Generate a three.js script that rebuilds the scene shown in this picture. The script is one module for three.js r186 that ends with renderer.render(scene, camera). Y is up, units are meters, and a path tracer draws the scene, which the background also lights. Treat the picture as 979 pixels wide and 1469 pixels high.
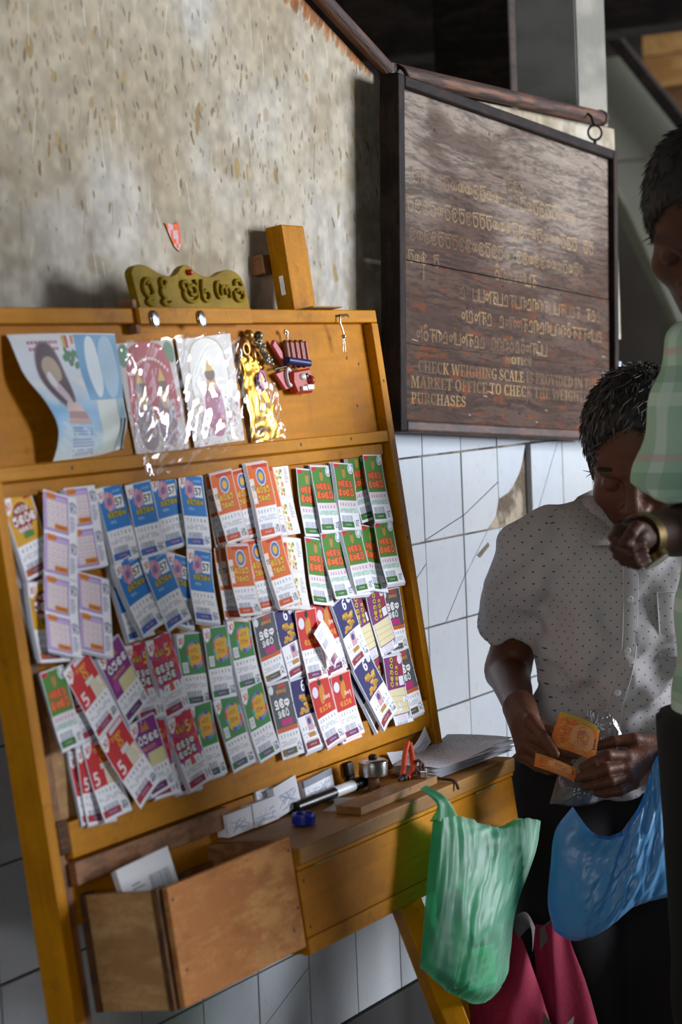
import * as THREE from 'three';
import { RoundedBoxGeometry } from 'three/addons/geometries/RoundedBoxGeometry.js';
import { mergeGeometries } from 'three/addons/utils/BufferGeometryUtils.js';
import { RectAreaLightUniformsLib } from 'three/addons/lights/RectAreaLightUniformsLib.js';

// ---------------------------------------------------------------- camera, sky, light, exposure
const scene = new THREE.Scene();
const renderer = new THREE.WebGLRenderer({ antialias: true });
renderer.toneMapping = THREE.LinearToneMapping;
renderer.toneMappingExposure = 1.12;
renderer.shadowMap.enabled = true;
const camera = new THREE.PerspectiveCamera(2 * Math.atan(734.5 / 3000) * 180 / Math.PI, 979 / 1469, 0.05, 60);
{
  const yaw = 1.0485, pitch = -0.0681, roll = -0.0418;
  const f = new THREE.Vector3(Math.sin(yaw) * Math.cos(pitch), Math.sin(pitch), -Math.cos(yaw) * Math.cos(pitch));
  const r0 = new THREE.Vector3(Math.cos(yaw), 0, Math.sin(yaw)), u0 = new THREE.Vector3().crossVectors(r0, f);
  const r = r0.clone().multiplyScalar(Math.cos(roll)).addScaledVector(u0, Math.sin(roll));
  const u = u0.clone().multiplyScalar(Math.cos(roll)).addScaledVector(r0, -Math.sin(roll));
  camera.position.set(-3.218, 1.3565, 1.685);
  camera.quaternion.setFromRotationMatrix(new THREE.Matrix4().makeBasis(r, u, f.clone().negate()));
  camera.focus = 3.3; camera.userData.fStop = 4.5;
}
scene.background = new THREE.Color().setRGB(0.5, 0.6, 0.74);      // hazy daylight outside the market hall
RectAreaLightUniformsLib.init();
function openingLight(w, h, color, nits, [x, y, z], [tx, ty, tz]) {   // area light set in one opening of the hall
  const l = new THREE.RectAreaLight(new THREE.Color().setRGB(...color), nits, w, h);
  l.position.set(x, y, z); l.lookAt(tx, ty, tz); l.castShadow = true; scene.add(l); return l;
}
openingLight(3.0, 1.9, [0.955, 0.985, 1.07], 31, [3.3, 1.95, 4.93], [3.3, 1.95, 0]);      // open shop front
openingLight(2.6, 1.9, [0.82, 0.95, 1.18], 1.2, [5.93, 1.75, 2.9], [0, 1.75, 2.9]);      // end doorway
openingLight(2.4, 1.6, [1.0, 0.98, 0.95], 3.0, [-5.93, 1.9, 2.4], [0, 1.9, 2.4]);         // added fill light from an invented opening behind the camera
// ---------------------------------------------------------------- helpers
let seed = 7;
const rnd = () => { seed = (seed + 0x6D2B79F5) | 0; let t = Math.imul(seed ^ (seed >>> 15), 1 | seed); t = (t + Math.imul(t ^ (t >>> 7), 61 | t)) ^ t; return ((t ^ (t >>> 14)) >>> 0) / 4294967296; };
const rr = (a, b) => a + (b - a) * rnd();
const hash = (x, y, s) => { let h = Math.imul(x, 374761393) + Math.imul(y, 668265263) + Math.imul(s, 1442695041); h = Math.imul(h ^ (h >>> 13), 1274126177); return ((h ^ (h >>> 16)) >>> 0) / 4294967296; };
function vn(x, y, p, s) {   // value noise, period p (lattice cells)
  const xi = Math.floor(x), yi = Math.floor(y), fx = x - xi, fy = y - yi, ux = fx * fx * (3 - 2 * fx), uy = fy * fy * (3 - 2 * fy);
  const m = (a) => ((a % p) + p) % p;
  const a = hash(m(xi), m(yi), s), b = hash(m(xi + 1), m(yi), s), c = hash(m(xi), m(yi + 1), s), d = hash(m(xi + 1), m(yi + 1), s);
  return a + (b - a) * ux + (c - a) * uy + (a - b - c + d) * ux * uy;
}
function fbm(x, y, oct, p, s) { let v = 0, a = 0.5, t = 0; for (let i = 0; i < oct; i++) { v += a * vn(x, y, p, s + i); t += a; x *= 2; y *= 2; p *= 2; a *= 0.5; } return v / t; }
function noise3(x, y, z) { return fbm(x + z * 0.71, y - z * 0.53, 2, 4096, 11) * 0.5 + fbm(y + x * 0.37, z + x * 0.21, 2, 4096, 23) * 0.5; }
const cl = (x, a = 0, b = 1) => Math.min(b, Math.max(a, x));
const mix = (a, b, t) => a + (b - a) * t;
const mix3 = (a, b, t) => [mix(a[0], b[0], t), mix(a[1], b[1], t), mix(a[2], b[2], t)];
const sm = (a, b, x) => { const t = cl((x - a) / (b - a)); return t * t * (3 - 2 * t); };
function pixTex(w, h, fn, srgb = true) {   // DataTexture from fn(u, v) -> [r, g, b] 0..255
  const d = new Uint8Array(w * h * 4);
  for (let j = 0; j < h; j++) for (let i = 0; i < w; i++) { const c = fn(i / w, j / h), o = (j * w + i) * 4; d[o] = cl(c[0], 0, 255); d[o + 1] = cl(c[1], 0, 255); d[o + 2] = cl(c[2], 0, 255); d[o + 3] = 255; }
  const t = new THREE.DataTexture(d, w, h); t.wrapS = t.wrapT = THREE.RepeatWrapping; t.magFilter = THREE.LinearFilter; t.minFilter = THREE.LinearMipmapLinearFilter; t.generateMipmaps = true;
  if (srgb) t.colorSpace = THREE.SRGBColorSpace; t.needsUpdate = true; return t;
}
function canvasTex(w, h, draw) {
  const c = document.createElement('canvas'); c.width = w; c.height = h; draw(c.getContext('2d'), w, h);
  const t = new THREE.CanvasTexture(c); t.colorSpace = THREE.SRGBColorSpace; t.wrapS = t.wrapT = THREE.ClampToEdgeWrapping; return t;
}
const std = (o) => new THREE.MeshPhysicalMaterial({ side: THREE.DoubleSide, ...o });
const names = {};
function numbered(n) { const k = names[n] = (names[n] ?? -1) + 1; return k ? n + '_' + String(k).padStart(3, '0') : n; }
function shade(o) { o.traverse((m) => { if (m.isMesh) { m.castShadow = true; m.receiveShadow = true; } }); return o; }
function thing(name, label, category, pos = [0, 0, 0], group) {
  const g = new THREE.Group(); g.name = numbered(name); g.position.set(...pos); g.userData = { label, category }; if (group) g.userData.group = group; scene.add(g); return g;
}
function part(name, geo, mat, parent, label) {
  const m = new THREE.Mesh(Array.isArray(geo) ? merge(geo) : geo, mat); m.name = name; m.castShadow = m.receiveShadow = true; if (label) m.userData.label = label; parent.add(m); return m;
}
function solo(name, geo, mat, label, category, pos = [0, 0, 0], group) {
  const m = part(numbered(name), geo, mat, scene); m.position.set(...pos); m.userData = { label, category }; if (group) m.userData.group = group; return m;
}
function struct(name, geo, mat, parent = scene) { const m = part(name, geo, mat, parent); if (parent === scene) m.userData.kind = 'structure'; return m; }
function merge(list) {
  return mergeGeometries(list.map((g) => { const h = g.index ? g.toNonIndexed() : g.clone(); for (const k of Object.keys(h.attributes)) if (!['position', 'normal', 'uv'].includes(k)) h.deleteAttribute(k); if (!h.attributes.uv) h.setAttribute('uv', new THREE.BufferAttribute(new Float32Array(h.attributes.position.count * 2), 2)); return h; }));
}
function uvm(geo, su = 1, sv = su, turn = false) {   // uv in metres from the dominant side of every face
  const g = geo.index ? geo.toNonIndexed() : geo; g.computeVertexNormals === undefined; const p = g.attributes.position, n = p.count, uv = new Float32Array(n * 2), a = new THREE.Vector3(), b = new THREE.Vector3(), c = new THREE.Vector3();
  const ox = rnd() * 3, oy = rnd() * 3;
  for (let i = 0; i < n; i += 3) {
    a.fromBufferAttribute(p, i); b.fromBufferAttribute(p, i + 1).sub(a); c.fromBufferAttribute(p, i + 2).sub(a); b.cross(c);
    const ax = Math.abs(b.x), ay = Math.abs(b.y), az = Math.abs(b.z);
    for (let k = 0; k < 3; k++) { a.fromBufferAttribute(p, i + k); let [u, v] = az >= ax && az >= ay ? [a.x, a.y] : ay >= ax ? [a.x, a.z] : [a.z, a.y]; if (turn) [u, v] = [v, u]; uv[(i + k) * 2] = u / su + ox; uv[(i + k) * 2 + 1] = v / sv + oy; }
  }
  g.setAttribute('uv', new THREE.BufferAttribute(uv, 2)); return g;
}
// box between two corners, edges rounded
function bx(x0, x1, y0, y1, z0, z1, r = 0.0015, s = 1, turn = false) {
  const w = Math.abs(x1 - x0), h = Math.abs(y1 - y0), d = Math.abs(z1 - z0), rad = Math.min(r, w * 0.45, h * 0.45, d * 0.45);
  const g = rad > 1e-5 ? new RoundedBoxGeometry(w, h, d, 1, rad) : new THREE.BoxGeometry(w, h, d);
  g.translate((x0 + x1) / 2, (y0 + y1) / 2, (z0 + z1) / 2); return uvm(g, s, s, turn);
}
const V3 = (x, y, z) => new THREE.Vector3(x, y, z);
function tube(pts, r, seg = 24, rad = 8, closed = false) { return new THREE.TubeGeometry(new THREE.CatmullRomCurve3(pts.map((p) => V3(...p)), closed, 'centripetal'), seg, r, rad, closed); }
function rod(a, b, r0, r1 = r0, n = 10) {
  const A = V3(...a), B = V3(...b), L = A.distanceTo(B), g = new THREE.CylinderGeometry(r1, r0, L, n);
  g.translate(0, L / 2, 0); g.applyQuaternion(new THREE.Quaternion().setFromUnitVectors(V3(0, 1, 0), B.clone().sub(A).normalize())); g.translate(...a); return g;
}
function beam(a, b, w, h) {   // square bar from a to b
  const A = V3(...a), B = V3(...b), L = A.distanceTo(B), g = new RoundedBoxGeometry(w, L, h, 1, Math.min(w, h) * 0.08);
  g.translate(0, L / 2, 0); uvm(g, 1); g.applyQuaternion(new THREE.Quaternion().setFromUnitVectors(V3(0, 1, 0), B.clone().sub(A).normalize())); g.translate(...a); return g;
}
function extr(poly, z0, z1, bevel = 0) {
  const s = new THREE.Shape(poly.map((p) => new THREE.Vector2(...p)));
  const g = new THREE.ExtrudeGeometry(s, { depth: z1 - z0 - 2 * bevel, bevelEnabled: bevel > 0, bevelThickness: bevel, bevelSize: bevel, bevelOffset: -bevel, bevelSegments: 1, curveSegments: 6 }); g.translate(0, 0, z0 + bevel); return g;
}
function lathe(prof, n = 24) { return new THREE.LatheGeometry(prof.map((p) => new THREE.Vector2(...p)), n); }
// the stand leans back 7.4 degrees: its own frame has u along the wall, v up the board, w out of the board
const LEAN = 7.4 * Math.PI / 180, BO = V3(0, 1.3833, 0.0833), BQ = new THREE.Quaternion().setFromAxisAngle(V3(1, 0, 0), -LEAN);
const B = (u, v, w) => V3(u, v, w).applyQuaternion(BQ).add(BO);
function onBoard(o, u, v, w) { o.position.copy(B(u, v, w)); o.quaternion.copy(BQ); return o; }

// ---------------------------------------------------------------- procedural materials
function woodTex(light, dark, rings, s, blot = 0, size = 512) {   // grain along u
  return pixTex(size, size, (u, v) => {
    const w = fbm(u * 3, v * 6, 3, 3, s) * 1.2, g = vn(u * 4, v * rings + w * 6, 4, s + 5) * 0.5 + vn(u * 16, v * rings * 4, 16, s + 6) * 0.3 + vn(u * 64, v * 128, 64, s + 7) * 0.2;
    const b = blot ? sm(0.58, 0.72, fbm(u * 9, v * 9, 4, 9, s + 9)) * blot : 0;
    return mix3(mix3(light, dark, sm(0.25, 0.75, g)), dark.map((c) => c * 0.55), b);
  });
}
function paintTex(base, worn, wood, s, wear = 0.5) {
  return pixTex(512, 512, (u, v) => {
    const a = fbm(u * 5, v * 5, 5, 5, s), streak = vn(u * 8, v * 90, 8, s + 3), fine = vn(u * 120, v * 120, 120, s + 4);
    let c = mix3(base, worn, sm(0.35, 0.75, a) * 0.8); c = c.map((x) => x * (0.93 + 0.1 * streak + 0.05 * fine));
    const chip = sm(0.70 - wear * 0.05, 0.74 - wear * 0.05, fbm(u * 22, v * 22, 4, 22, s + 8)); return mix3(c, wood, chip * wear);
  });
}
const grain = pixTex(256, 256, (u, v) => { const g = 255 * (0.5 * fbm(u * 16, v * 16, 4, 16, 91) + 0.5 * vn(u * 90, v * 90, 90, 95)); return [g, g, g]; }, false);
const M = {};
M.yellow = std({ map: paintTex([192, 127, 0], [168, 106, 0], [112, 74, 18], 31, 0.2), roughness: 0.5, specularIntensity: 0.22, bumpMap: grain, bumpScale: 0.0006 });
M.yellowPanel = std({ map: paintTex([192, 125, 0], [170, 106, 0], [140, 92, 18], 47, 0.15), roughness: 0.5, specularIntensity: 0.2, bumpMap: grain, bumpScale: 0.0005 });
M.olive = std({ map: paintTex([152, 124, 10], [126, 100, 8], [90, 70, 24], 53, 0.2), roughness: 0.55, specularIntensity: 0.2, bumpMap: grain, bumpScale: 0.0005 });
M.ply = std({ map: woodTex([200, 144, 86], [172, 112, 62], 18, 61, 0.12), roughness: 0.75, specularIntensity: 0.3, bumpMap: grain, bumpScale: 0.0005 });
M.plyPale = std({ map: woodTex([200, 160, 108], [170, 126, 76], 14, 67, 0.3), roughness: 0.75, bumpMap: grain, bumpScale: 0.0005 });
M.plyEdge = std({ map: woodTex([110, 72, 36], [64, 40, 20], 40, 71, 0.4), roughness: 0.85 });
M.brownWood = std({ map: woodTex([158, 108, 66], [118, 76, 42], 22, 73, 0.3), roughness: 0.7, bumpMap: grain, bumpScale: 0.0005 });
M.frameWood = std({ map: woodTex([50, 35, 27], [24, 17, 14], 20, 79, 0.5), roughness: 0.7, specularIntensity: 0.35, bumpMap: grain, bumpScale: 0.0005 });
M.darkWood = std({ map: woodTex([62, 50, 40], [30, 24, 20], 26, 83, 0.4), roughness: 0.85 });
M.rust = std({ map: pixTex(256, 256, (u, v) => mix3([112, 74, 52], [58, 40, 34], sm(0.35, 0.65, fbm(u * 12, v * 12, 4, 12, 101)))), roughness: 0.7, metalness: 0.2, bumpMap: grain, bumpScale: 0.001 });
M.iron = std({ color: 0x2a2522, roughness: 0.55, metalness: 0.6 });
M.steel = std({ color: 0xb8b6b2, roughness: 0.25, metalness: 1 });
M.tin = std({ color: 0xd6d8dc, roughness: 0.18, metalness: 1 });
M.black = std({ color: 0x0e0e10, roughness: 0.35 });
M.paper = std({ color: 0xe9ebf2, roughness: 0.85 });
M.paperEdge = std({ map: pixTex(8, 256, (u, v) => { const k = 190 + 55 * hash(0, Math.floor(v * 256), 3); return [k, k, k * 1.03]; }), roughness: 0.9 });
M.nail = std({ color: 0x4a4038, roughness: 0.5, metalness: 0.7 });

// ---------------------------------------------------------------- hall: floor, walls, roof
const T = 0.15;                                   // tile module; joints run at y = 1.2 - k T and x = k T
{
  const cement = pixTex(512, 512, (u, v) => mix3([122, 116, 108], [96, 91, 84], sm(0.3, 0.7, fbm(u * 6, v * 6, 5, 6, 201))));
  const cm = std({ map: cement, roughness: 0.6, bumpMap: grain, bumpScale: 0.001 });
  struct('floor', bx(-6, 6, -0.1, 0, -4, 5, 0, 1.5), cm);
  const dull = std({ map: pixTex(256, 256, (u, v) => mix3([112, 104, 94], [84, 78, 70], fbm(u * 5, v * 5, 4, 5, 207))), roughness: 0.9 });
  struct('wall_left', [bx(-6.2, -6, 0, 3, -4, 1.2, 0, 1.5), bx(-6.2, -6, 0, 3, 3.6, 5.2, 0, 1.5), bx(-6.2, -6, 0, 1.1, 1.2, 3.6, 0, 1.5), bx(-6.2, -6, 2.7, 3, 1.2, 3.6, 0, 1.5)], dull);  // opening made up to let the fill light in
  struct('wall_rear', bx(-6, 6, 0, 3, -4.2, -4, 0, 1.5), dull);
  // shop side with its wide opening (x 1.8..4.8, y 1.0..2.9)
  struct('wall_front', [bx(-6, 1.8, 0, 3, 5, 5.2, 0, 1.5), bx(4.8, 6, 0, 3, 5, 5.2, 0, 1.5), bx(1.8, 4.8, 0, 1.0, 5, 5.2, 0, 1.5), bx(1.8, 4.8, 2.9, 3, 5, 5.2, 0, 1.5)], dull);
  // end wall with its doorway (z 1.6..4.2, y 0.8..2.7)
  struct('wall_right', [bx(6, 6.2, 0, 3, -4, 1.6, 0, 1.5), bx(6, 6.2, 0, 3, 4.2, 5.2, 0, 1.5), bx(6, 6.2, 0, 0.8, 1.6, 4.2, 0, 1.5), bx(6, 6.2, 2.7, 3, 1.6, 4.2, 0, 1.5)], dull);
  const ceil = struct('ceiling', bx(-6.2, 6.2, 3, 3.15, -4.2, 5.2, 0, 1), M.darkWood);
  for (let i = 0; i < 9; i++) part('roof_beam', bx(-5 + i * 1.25, -4.9 + i * 1.25, 2.84, 3.0, -4, 5, 0.005, 1), M.darkWood, ceil);
  for (const z of [-3.2, -2.2, -1.2]) part('roof_purlin', bx(-6, 6, 2.72, 2.84, z, z + 0.1, 0.005, 1), M.darkWood, ceil);
}
// the partition wall that carries the tiles, with its raked shoulder
const WALLX = 0.925;
{
  const W = 2048, H = 1024, x0 = -1.9, xw = 2.9, y0 = 1.35, yh = 1.45;
  const spots = [];
  const plaster = canvasTex(W, H, (c) => {
    const im = c.createImageData(W, H);
    for (let j = 0; j < H; j++) for (let i = 0; i < W; i++) {
      const u = i / W * 2, v = j / H, y = y0 + yh * (1 - v), x = x0 + xw * i / W;
      const big = fbm(u * 4, v * 4, 4, 64, 301), mid = fbm(u * 18, v * 18, 4, 64, 305), fine = fbm(u * 90, v * 90, 2, 512, 309), run = fbm(u * 60, v * 7, 3, 512, 313);
      let k = mix3([206, 196, 174], [186, 172, 144], sm(0.35, 0.7, big)); k = mix3(k, [214, 211, 204], sm(0.45, 0.7, fbm(u * 7, v * 7, 3, 64, 317)) * 0.7);
      k = mix3(k, [158, 142, 114], sm(0.55, 0.75, mid) * 0.55); k = mix3(k, [168, 154, 128], sm(0.6, 0.8, run) * 0.3);
      k = k.map((q) => q * (0.76 + 0.22 * fine));
      const o = (j * W + i) * 4; im.data[o] = k[0]; im.data[o + 1] = k[1]; im.data[o + 2] = k[2]; im.data[o + 3] = 255;
    }
    c.putImageData(im, 0, 0);
    const px = (x) => (x - x0) / xw * W, py = (y) => (1 - (y - y0) / yh) * H;
    seed = 33;
    for (let i = 0; i < 2600; i++) {   // flecks where the limewash has come off
      const x = rr(-1.5, -0.1), y = 1.44 + Math.pow(rnd(), 0.8) * 0.75, dense = Math.exp(-Math.pow((y - 1.72) / 0.13, 2)) * sm(0.1, -0.5, x) * 1.0 + 0.12; if (rnd() > dense) continue;
      const big = rnd() < 0.06, w = big ? rr(3, 6) : rr(0.9, 2.6), h = w * rr(1.1, 3.6); c.save(); c.translate(px(x), py(y)); c.rotate(rr(-0.5, 0.35)); c.globalAlpha = rr(0.25, 0.75);
      c.fillStyle = big ? ['#9c8146', '#a58c50', '#8a7040'][i % 3] : ['#6d5c44', '#80693f', '#8c7a5c', '#5f5344'][i % 4];
      c.beginPath(); const n = 9; for (let q = 0; q < n; q++) { const a = q / n * 6.283, r = rr(0.65, 1.15); c.lineTo(Math.cos(a) * w * r, Math.sin(a) * h * r); } c.fill(); c.restore();
    }
    for (let i = 0; i < 260; i++) { c.globalAlpha = rr(0.15, 0.5); c.strokeStyle = i % 3 ? '#e6e3da' : '#7a6a52'; c.lineWidth = rr(0.7, 2); const x = px(rr(-1.4, -0.1)), y = py(rr(1.42, 2)); c.beginPath(); c.moveTo(x, y); c.lineTo(x + rr(-8, 8), y + rr(8, 45)); c.stroke(); }
    for (let i = 0; i < 240; i++) { const s = rnd(), x = -0.46 + s * 0.33, y = 2.005 - s * 0.14 - Math.abs(rr(-1, 1)) * 0.05 * (1 - s * 0.6); c.globalAlpha = rr(0.15, 0.5); c.fillStyle = ['#8a4a1c', '#a35c22', '#6b3d1c'][i % 3]; c.beginPath(); c.ellipse(px(x), py(y), rr(2, 6), rr(4, 14), 0.4, 0, 6.3); c.fill(); }
    c.globalAlpha = 1;
  });
  const pm = std({ map: plaster, roughness: 0.92, bumpMap: grain, bumpScale: 0.0025 });
  const rough = std({ map: pixTex(512, 512, (u, v) => { const a = fbm(u * 14, v * 14, 5, 14, 331); return mix3(mix3([150, 138, 118], [86, 74, 58], sm(0.35, 0.65, a)), [196, 196, 194], sm(0.6, 0.72, fbm(u * 6, v * 6, 4, 6, 335)) * 0.8); }), roughness: 0.95, bumpMap: grain, bumpScale: 0.004 });
  const wall = struct('wall_back', bx(-6, WALLX, 0, 1.4, -0.18, -0.012, 0, 0.5), rough);
  // plastered upper wall: flat top under the pipe, then raked up to the left
  const up = extr([[-6, 1.395], [WALLX, 1.395], [WALLX, 1.835], [-0.1, 1.835], [-0.31, 1.925], [-2.6, 2.9], [-6, 2.9]], -0.18, 0);
  const p = up.attributes.position, uv = up.attributes.uv; for (let i = 0; i < p.count; i++) uv.setXY(i, (p.getX(i) - x0) / xw, (p.getY(i) - y0) / yh);
  part('plaster', up, pm, wall);
  part('plinth', bx(-6, WALLX, 0, 0.298, -0.02, 0.004, 0.003, 1), std({ color: 0x1a1613, roughness: 0.8 }), wall);  // dark skirting, blackened further for the deep shade at the wall foot
  // glazed tiles: each a piece of its own, cracked ones in two or three pieces, one broken away
  const glaze = (c, s) => std({ map: pixTex(128, 128, (u, v) => { const a = fbm(u * 4, v * 4, 4, 4, s), d = sm(0.7, 0.82, fbm(u * 10, v * 10, 4, 10, s + 3)) * 0.2; return mix3(mix3(c, c.map((x) => x * 0.955), a), [150, 138, 112], d); }), roughness: 0.16 });
  const glazes = [glaze([176, 182, 187], 401), glaze([173, 179, 184], 411), glaze([178, 182, 184], 421), glaze([170, 175, 179], 431)];
  const j = 0.0015;
  const tileGeos = [];
  const flatUv = (g, ax, ay) => { const q = g.attributes.position, w = g.attributes.uv; for (let i = 0; i < q.count; i++) w.setXY(i, (q.getX(i) - ax) / T, (q.getY(i) - ay) / T); return g; };
  const piece = (poly) => extr(poly, -0.012, 0.0, 0.0008);
  const cut = (poly, a, b, gap, keepLeft) => {   // part of a convex polygon on one side of the line a-b
    const nx = -(b[1] - a[1]), ny = b[0] - a[0], l = Math.hypot(nx, ny), d = (p) => ((p[0] - a[0]) * nx + (p[1] - a[1]) * ny) / l * (keepLeft ? 1 : -1) - gap, out = [];
    for (let i = 0; i < poly.length; i++) { const p = poly[i], q = poly[(i + 1) % poly.length], dp = d(p), dq = d(q); if (dp >= 0) out.push(p); if (dp * dq < 0) { const t = dp / (dp - dq); out.push([mix(p[0], q[0], t), mix(p[1], q[1], t)]); } } return out;
  };
  const cracks = {   // tile column, row -> lines across it
    '1,1': [[[0.285, 1.13], [0.144, 1.082]]], '0,1': [[[0.15, 1.084], [-0.005, 1.052]]], '-1,2': [[[-0.002, 1.012], [-0.067, 0.975]]],
    '1,2': [[[0.249, 1.05], [0.144, 0.972]]], '0,2': [[[0.15, 0.977], [0.065, 0.9]]], '3,1': [[[0.582, 1.2], [0.486, 1.082]]],
    '-4,6': [[[-0.6, 0.36], [-0.45, 0.42]]],
  };
  seed = 5;
  const shared = piece([[j, j], [T - j, j], [T - j, T - j], [j, T - j]]); flatUv(shared, 0, 0);
  for (let r = -1; r <= 6; r++) for (let c = -14; c <= 6; c++) {
    const ax = c * T, top = 1.2 - (r - 1) * T, ay = top - T, mat = glazes[Math.floor(rnd() * 4)], dz = rr(-0.0008, 0.0008);
    if (r === -1 || ax + 0.01 > WALLX) continue;
    const t1 = Math.min(top, 1.394), x1 = Math.min(ax + T, WALLX);
    if (t1 - ay < 0.01) continue;
    const key = c + ',' + r, sq = [[ax + j, ay + j], [x1 - j, ay + j], [x1 - j, t1 - j], [ax + j, t1 - j]];
    const put = (g) => { const m = part('tile', g, mat, wall); m.position.z = dz; return m; };
    if (key === '2,1') { put(flatUv(piece([[ax + j, ay + 0.06], [0.303, 1.103], [0.345, 1.112], [0.364, 1.122], [0.392, 1.142], [0.409, 1.162], [0.42, 1.185], [0.427, t1 - j], [ax + j, t1 - j]]), ax, ay)); continue; }
    if (key === '1,1') { const whole = [[ax + j, ay + j], [0.249, ay + j], [0.285, 1.072], [x1 - j, 1.1], [x1 - j, t1 - j], [ax + j, t1 - j]]; for (const s of [true, false]) put(flatUv(piece(cut(whole, ...cracks[key][0], 0.0007, s)), ax, ay)); continue; }
    if (cracks[key]) { for (const s of [true, false]) put(flatUv(piece(cut(sq, ...cracks[key][0], 0.0007, s)), ax, ay)); continue; }
    if (x1 < ax + T || t1 < top) { put(flatUv(piece(sq), ax, ay)); continue; }
    const m = put(shared); m.position.set(ax, ay, dz);
  }
  part('tile_chip', extr([[0.198, 1.008], [0.21, 1.002], [0.252, 1.02], [0.247, 1.027]], 0.0, 0.0012), rough, wall);
  // pipes along the wall top
  const pipe = thing('iron_pipe', 'rusty iron pipe lying level along the top of the tiled wall', 'pipe', [0, 0, 0]);
  part('tube', rod([-0.1, 1.852, 0.012], [0.80, 1.846, 0.02], 0.0145, 0.0145, 14), M.rust, pipe); part('end_cap', rod([0.80, 1.846, 0.02], [0.812, 1.846, 0.02], 0.017, 0.016, 14), M.rust, pipe);
  const pipe2 = thing('iron_pipe', 'rusty iron pipe running up the raked edge of the plaster wall', 'pipe', [0, 0, 0]);
  part('tube', rod([-0.1, 1.852, 0.0145], [-1.3, 2.37, 0.0145], 0.0135, 0.0135, 14), M.rust, pipe2); part('joint', rod([-0.1, 1.862, 0.015], [-0.1, 1.825, 0.015], 0.013, 0.013, 10), M.iron, pipe2);
  // concrete pillar at the wall's end
  const conc = std({ map: pixTex(256, 512, (u, v) => mix3([200, 202, 198], [164, 167, 165], sm(0.3, 0.7, fbm(u * 5, v * 10, 5, 5, 341)))), roughness: 0.9, bumpMap: grain, bumpScale: 0.002 });
  const concFront = std({ map: pixTex(256, 512, (u, v) => mix3([142, 139, 128], [114, 112, 104], sm(0.3, 0.7, fbm(u * 5, v * 10, 5, 5, 347)))), roughness: 0.9, bumpMap: grain, bumpScale: 0.002 });
  const pil = struct('pillar', bx(0.735, 0.885, 1.836, 3.0, -0.132, 0.0, 0.002, 0.8), conc); part('front_skin', bx(0.737, 0.885, 1.836, 3.0, 0.0, 0.003, 0.001, 0.8), concFront, pil);  // light on each face is put into its colour: front toned down, sides raised
  struct('pillar_rear', bx(1.6, 1.7, 0, 3.0, -0.76, -0.545, 0.004, 1), M.darkWood);
}
// far side of the hall, seen past the wall's end
{
  const green = std({ map: pixTex(256, 256, (u, v) => mix3([206, 210, 190], [180, 184, 164], fbm(u * 4, v * 4, 4, 4, 351))), roughness: 0.8 });
  const stair = thing('stair_flight', 'grey green boarded side of a staircase in the dark behind the wall', 'staircase', [4, 0, 0]);
  // in the plane x = 4: z across, y up
  const side = (poly, t) => { const g = extr(poly.map(([z, y]) => [-z, y]), 0, t); g.rotateY(Math.PI / 2); return uvm(g, 1); };
  part('upper_panel', side([[-1.36, 2.075], [-0.925, 2.075], [-1.21, 2.45], [-1.36, 2.45]], 0.03), green, stair);
  part('lower_panel', side([[-1.36, 2.068], [-1.36, 1.98], [-1.245, 1.98], [-0.9, 1.18], [-0.62, 1.18], [-0.62, 1.646], [-0.945, 2.068]], 0.03), green, stair);
  part('handrail', beam([-0.05, 2.57, -1.265], [-0.05, 1.66, -0.575], 0.05, 0.045), M.darkWood, stair);
  const warm = std({ map: woodTex([206, 160, 96], [168, 120, 66], 10, 363), roughness: 0.7 });
  const boards = thing('board_wall', 'warm wooden boarding on the far wall above the stair rail', 'boarding', [5.2, 0, 0]);
  for (let i = 0; i < 5; i++) part('plank', bx(0, 0.03, 1.9 + i * 0.18, 2.075 + i * 0.18, -1.6, -0.2, 0.003, 1), warm, boards);
  solo('roof_lintel', bx(3.3, 3.5, 2.43, 2.75, -4, 0.2, 0.01, 1), M.darkWood, 'heavy dark timber lintel above the staircase behind the pillar', 'beam');
  // stair body added behind the boarded side to shade the painted store front below
  part('added_soffit', beam([0.65, 1.99, -1.3], [0.65, 1.13, -0.88], 1.2, 0.05), green, stair);
  for (let i = 0; i < 5; i++) part('added_tread', bx(0.03, 1.25, 2.3 - i * 0.2, 2.33 - i * 0.2, -1.22 + i * 0.115, -0.98 + i * 0.115, 0.004, 1), M.brownWood, stair);
  const store = thing('store_front', 'grey green store partition with one seam under the staircase', 'partition', [5.3, 0, 0]);
  part('lower_board', bx(0, 0.05, 0, 1.56, -1.6, -0.2, 0.004, 1), green, store); part('upper_board', bx(0, 0.05, 1.565, 1.88, -1.6, -0.2, 0.004, 1), green, store); part('added_return_wall', bx(-1.2, -0.001, 0, 1.3, -0.6, -0.55, 0.004, 1), green, store);  // return wall added to keep side light off the boards
}
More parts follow.
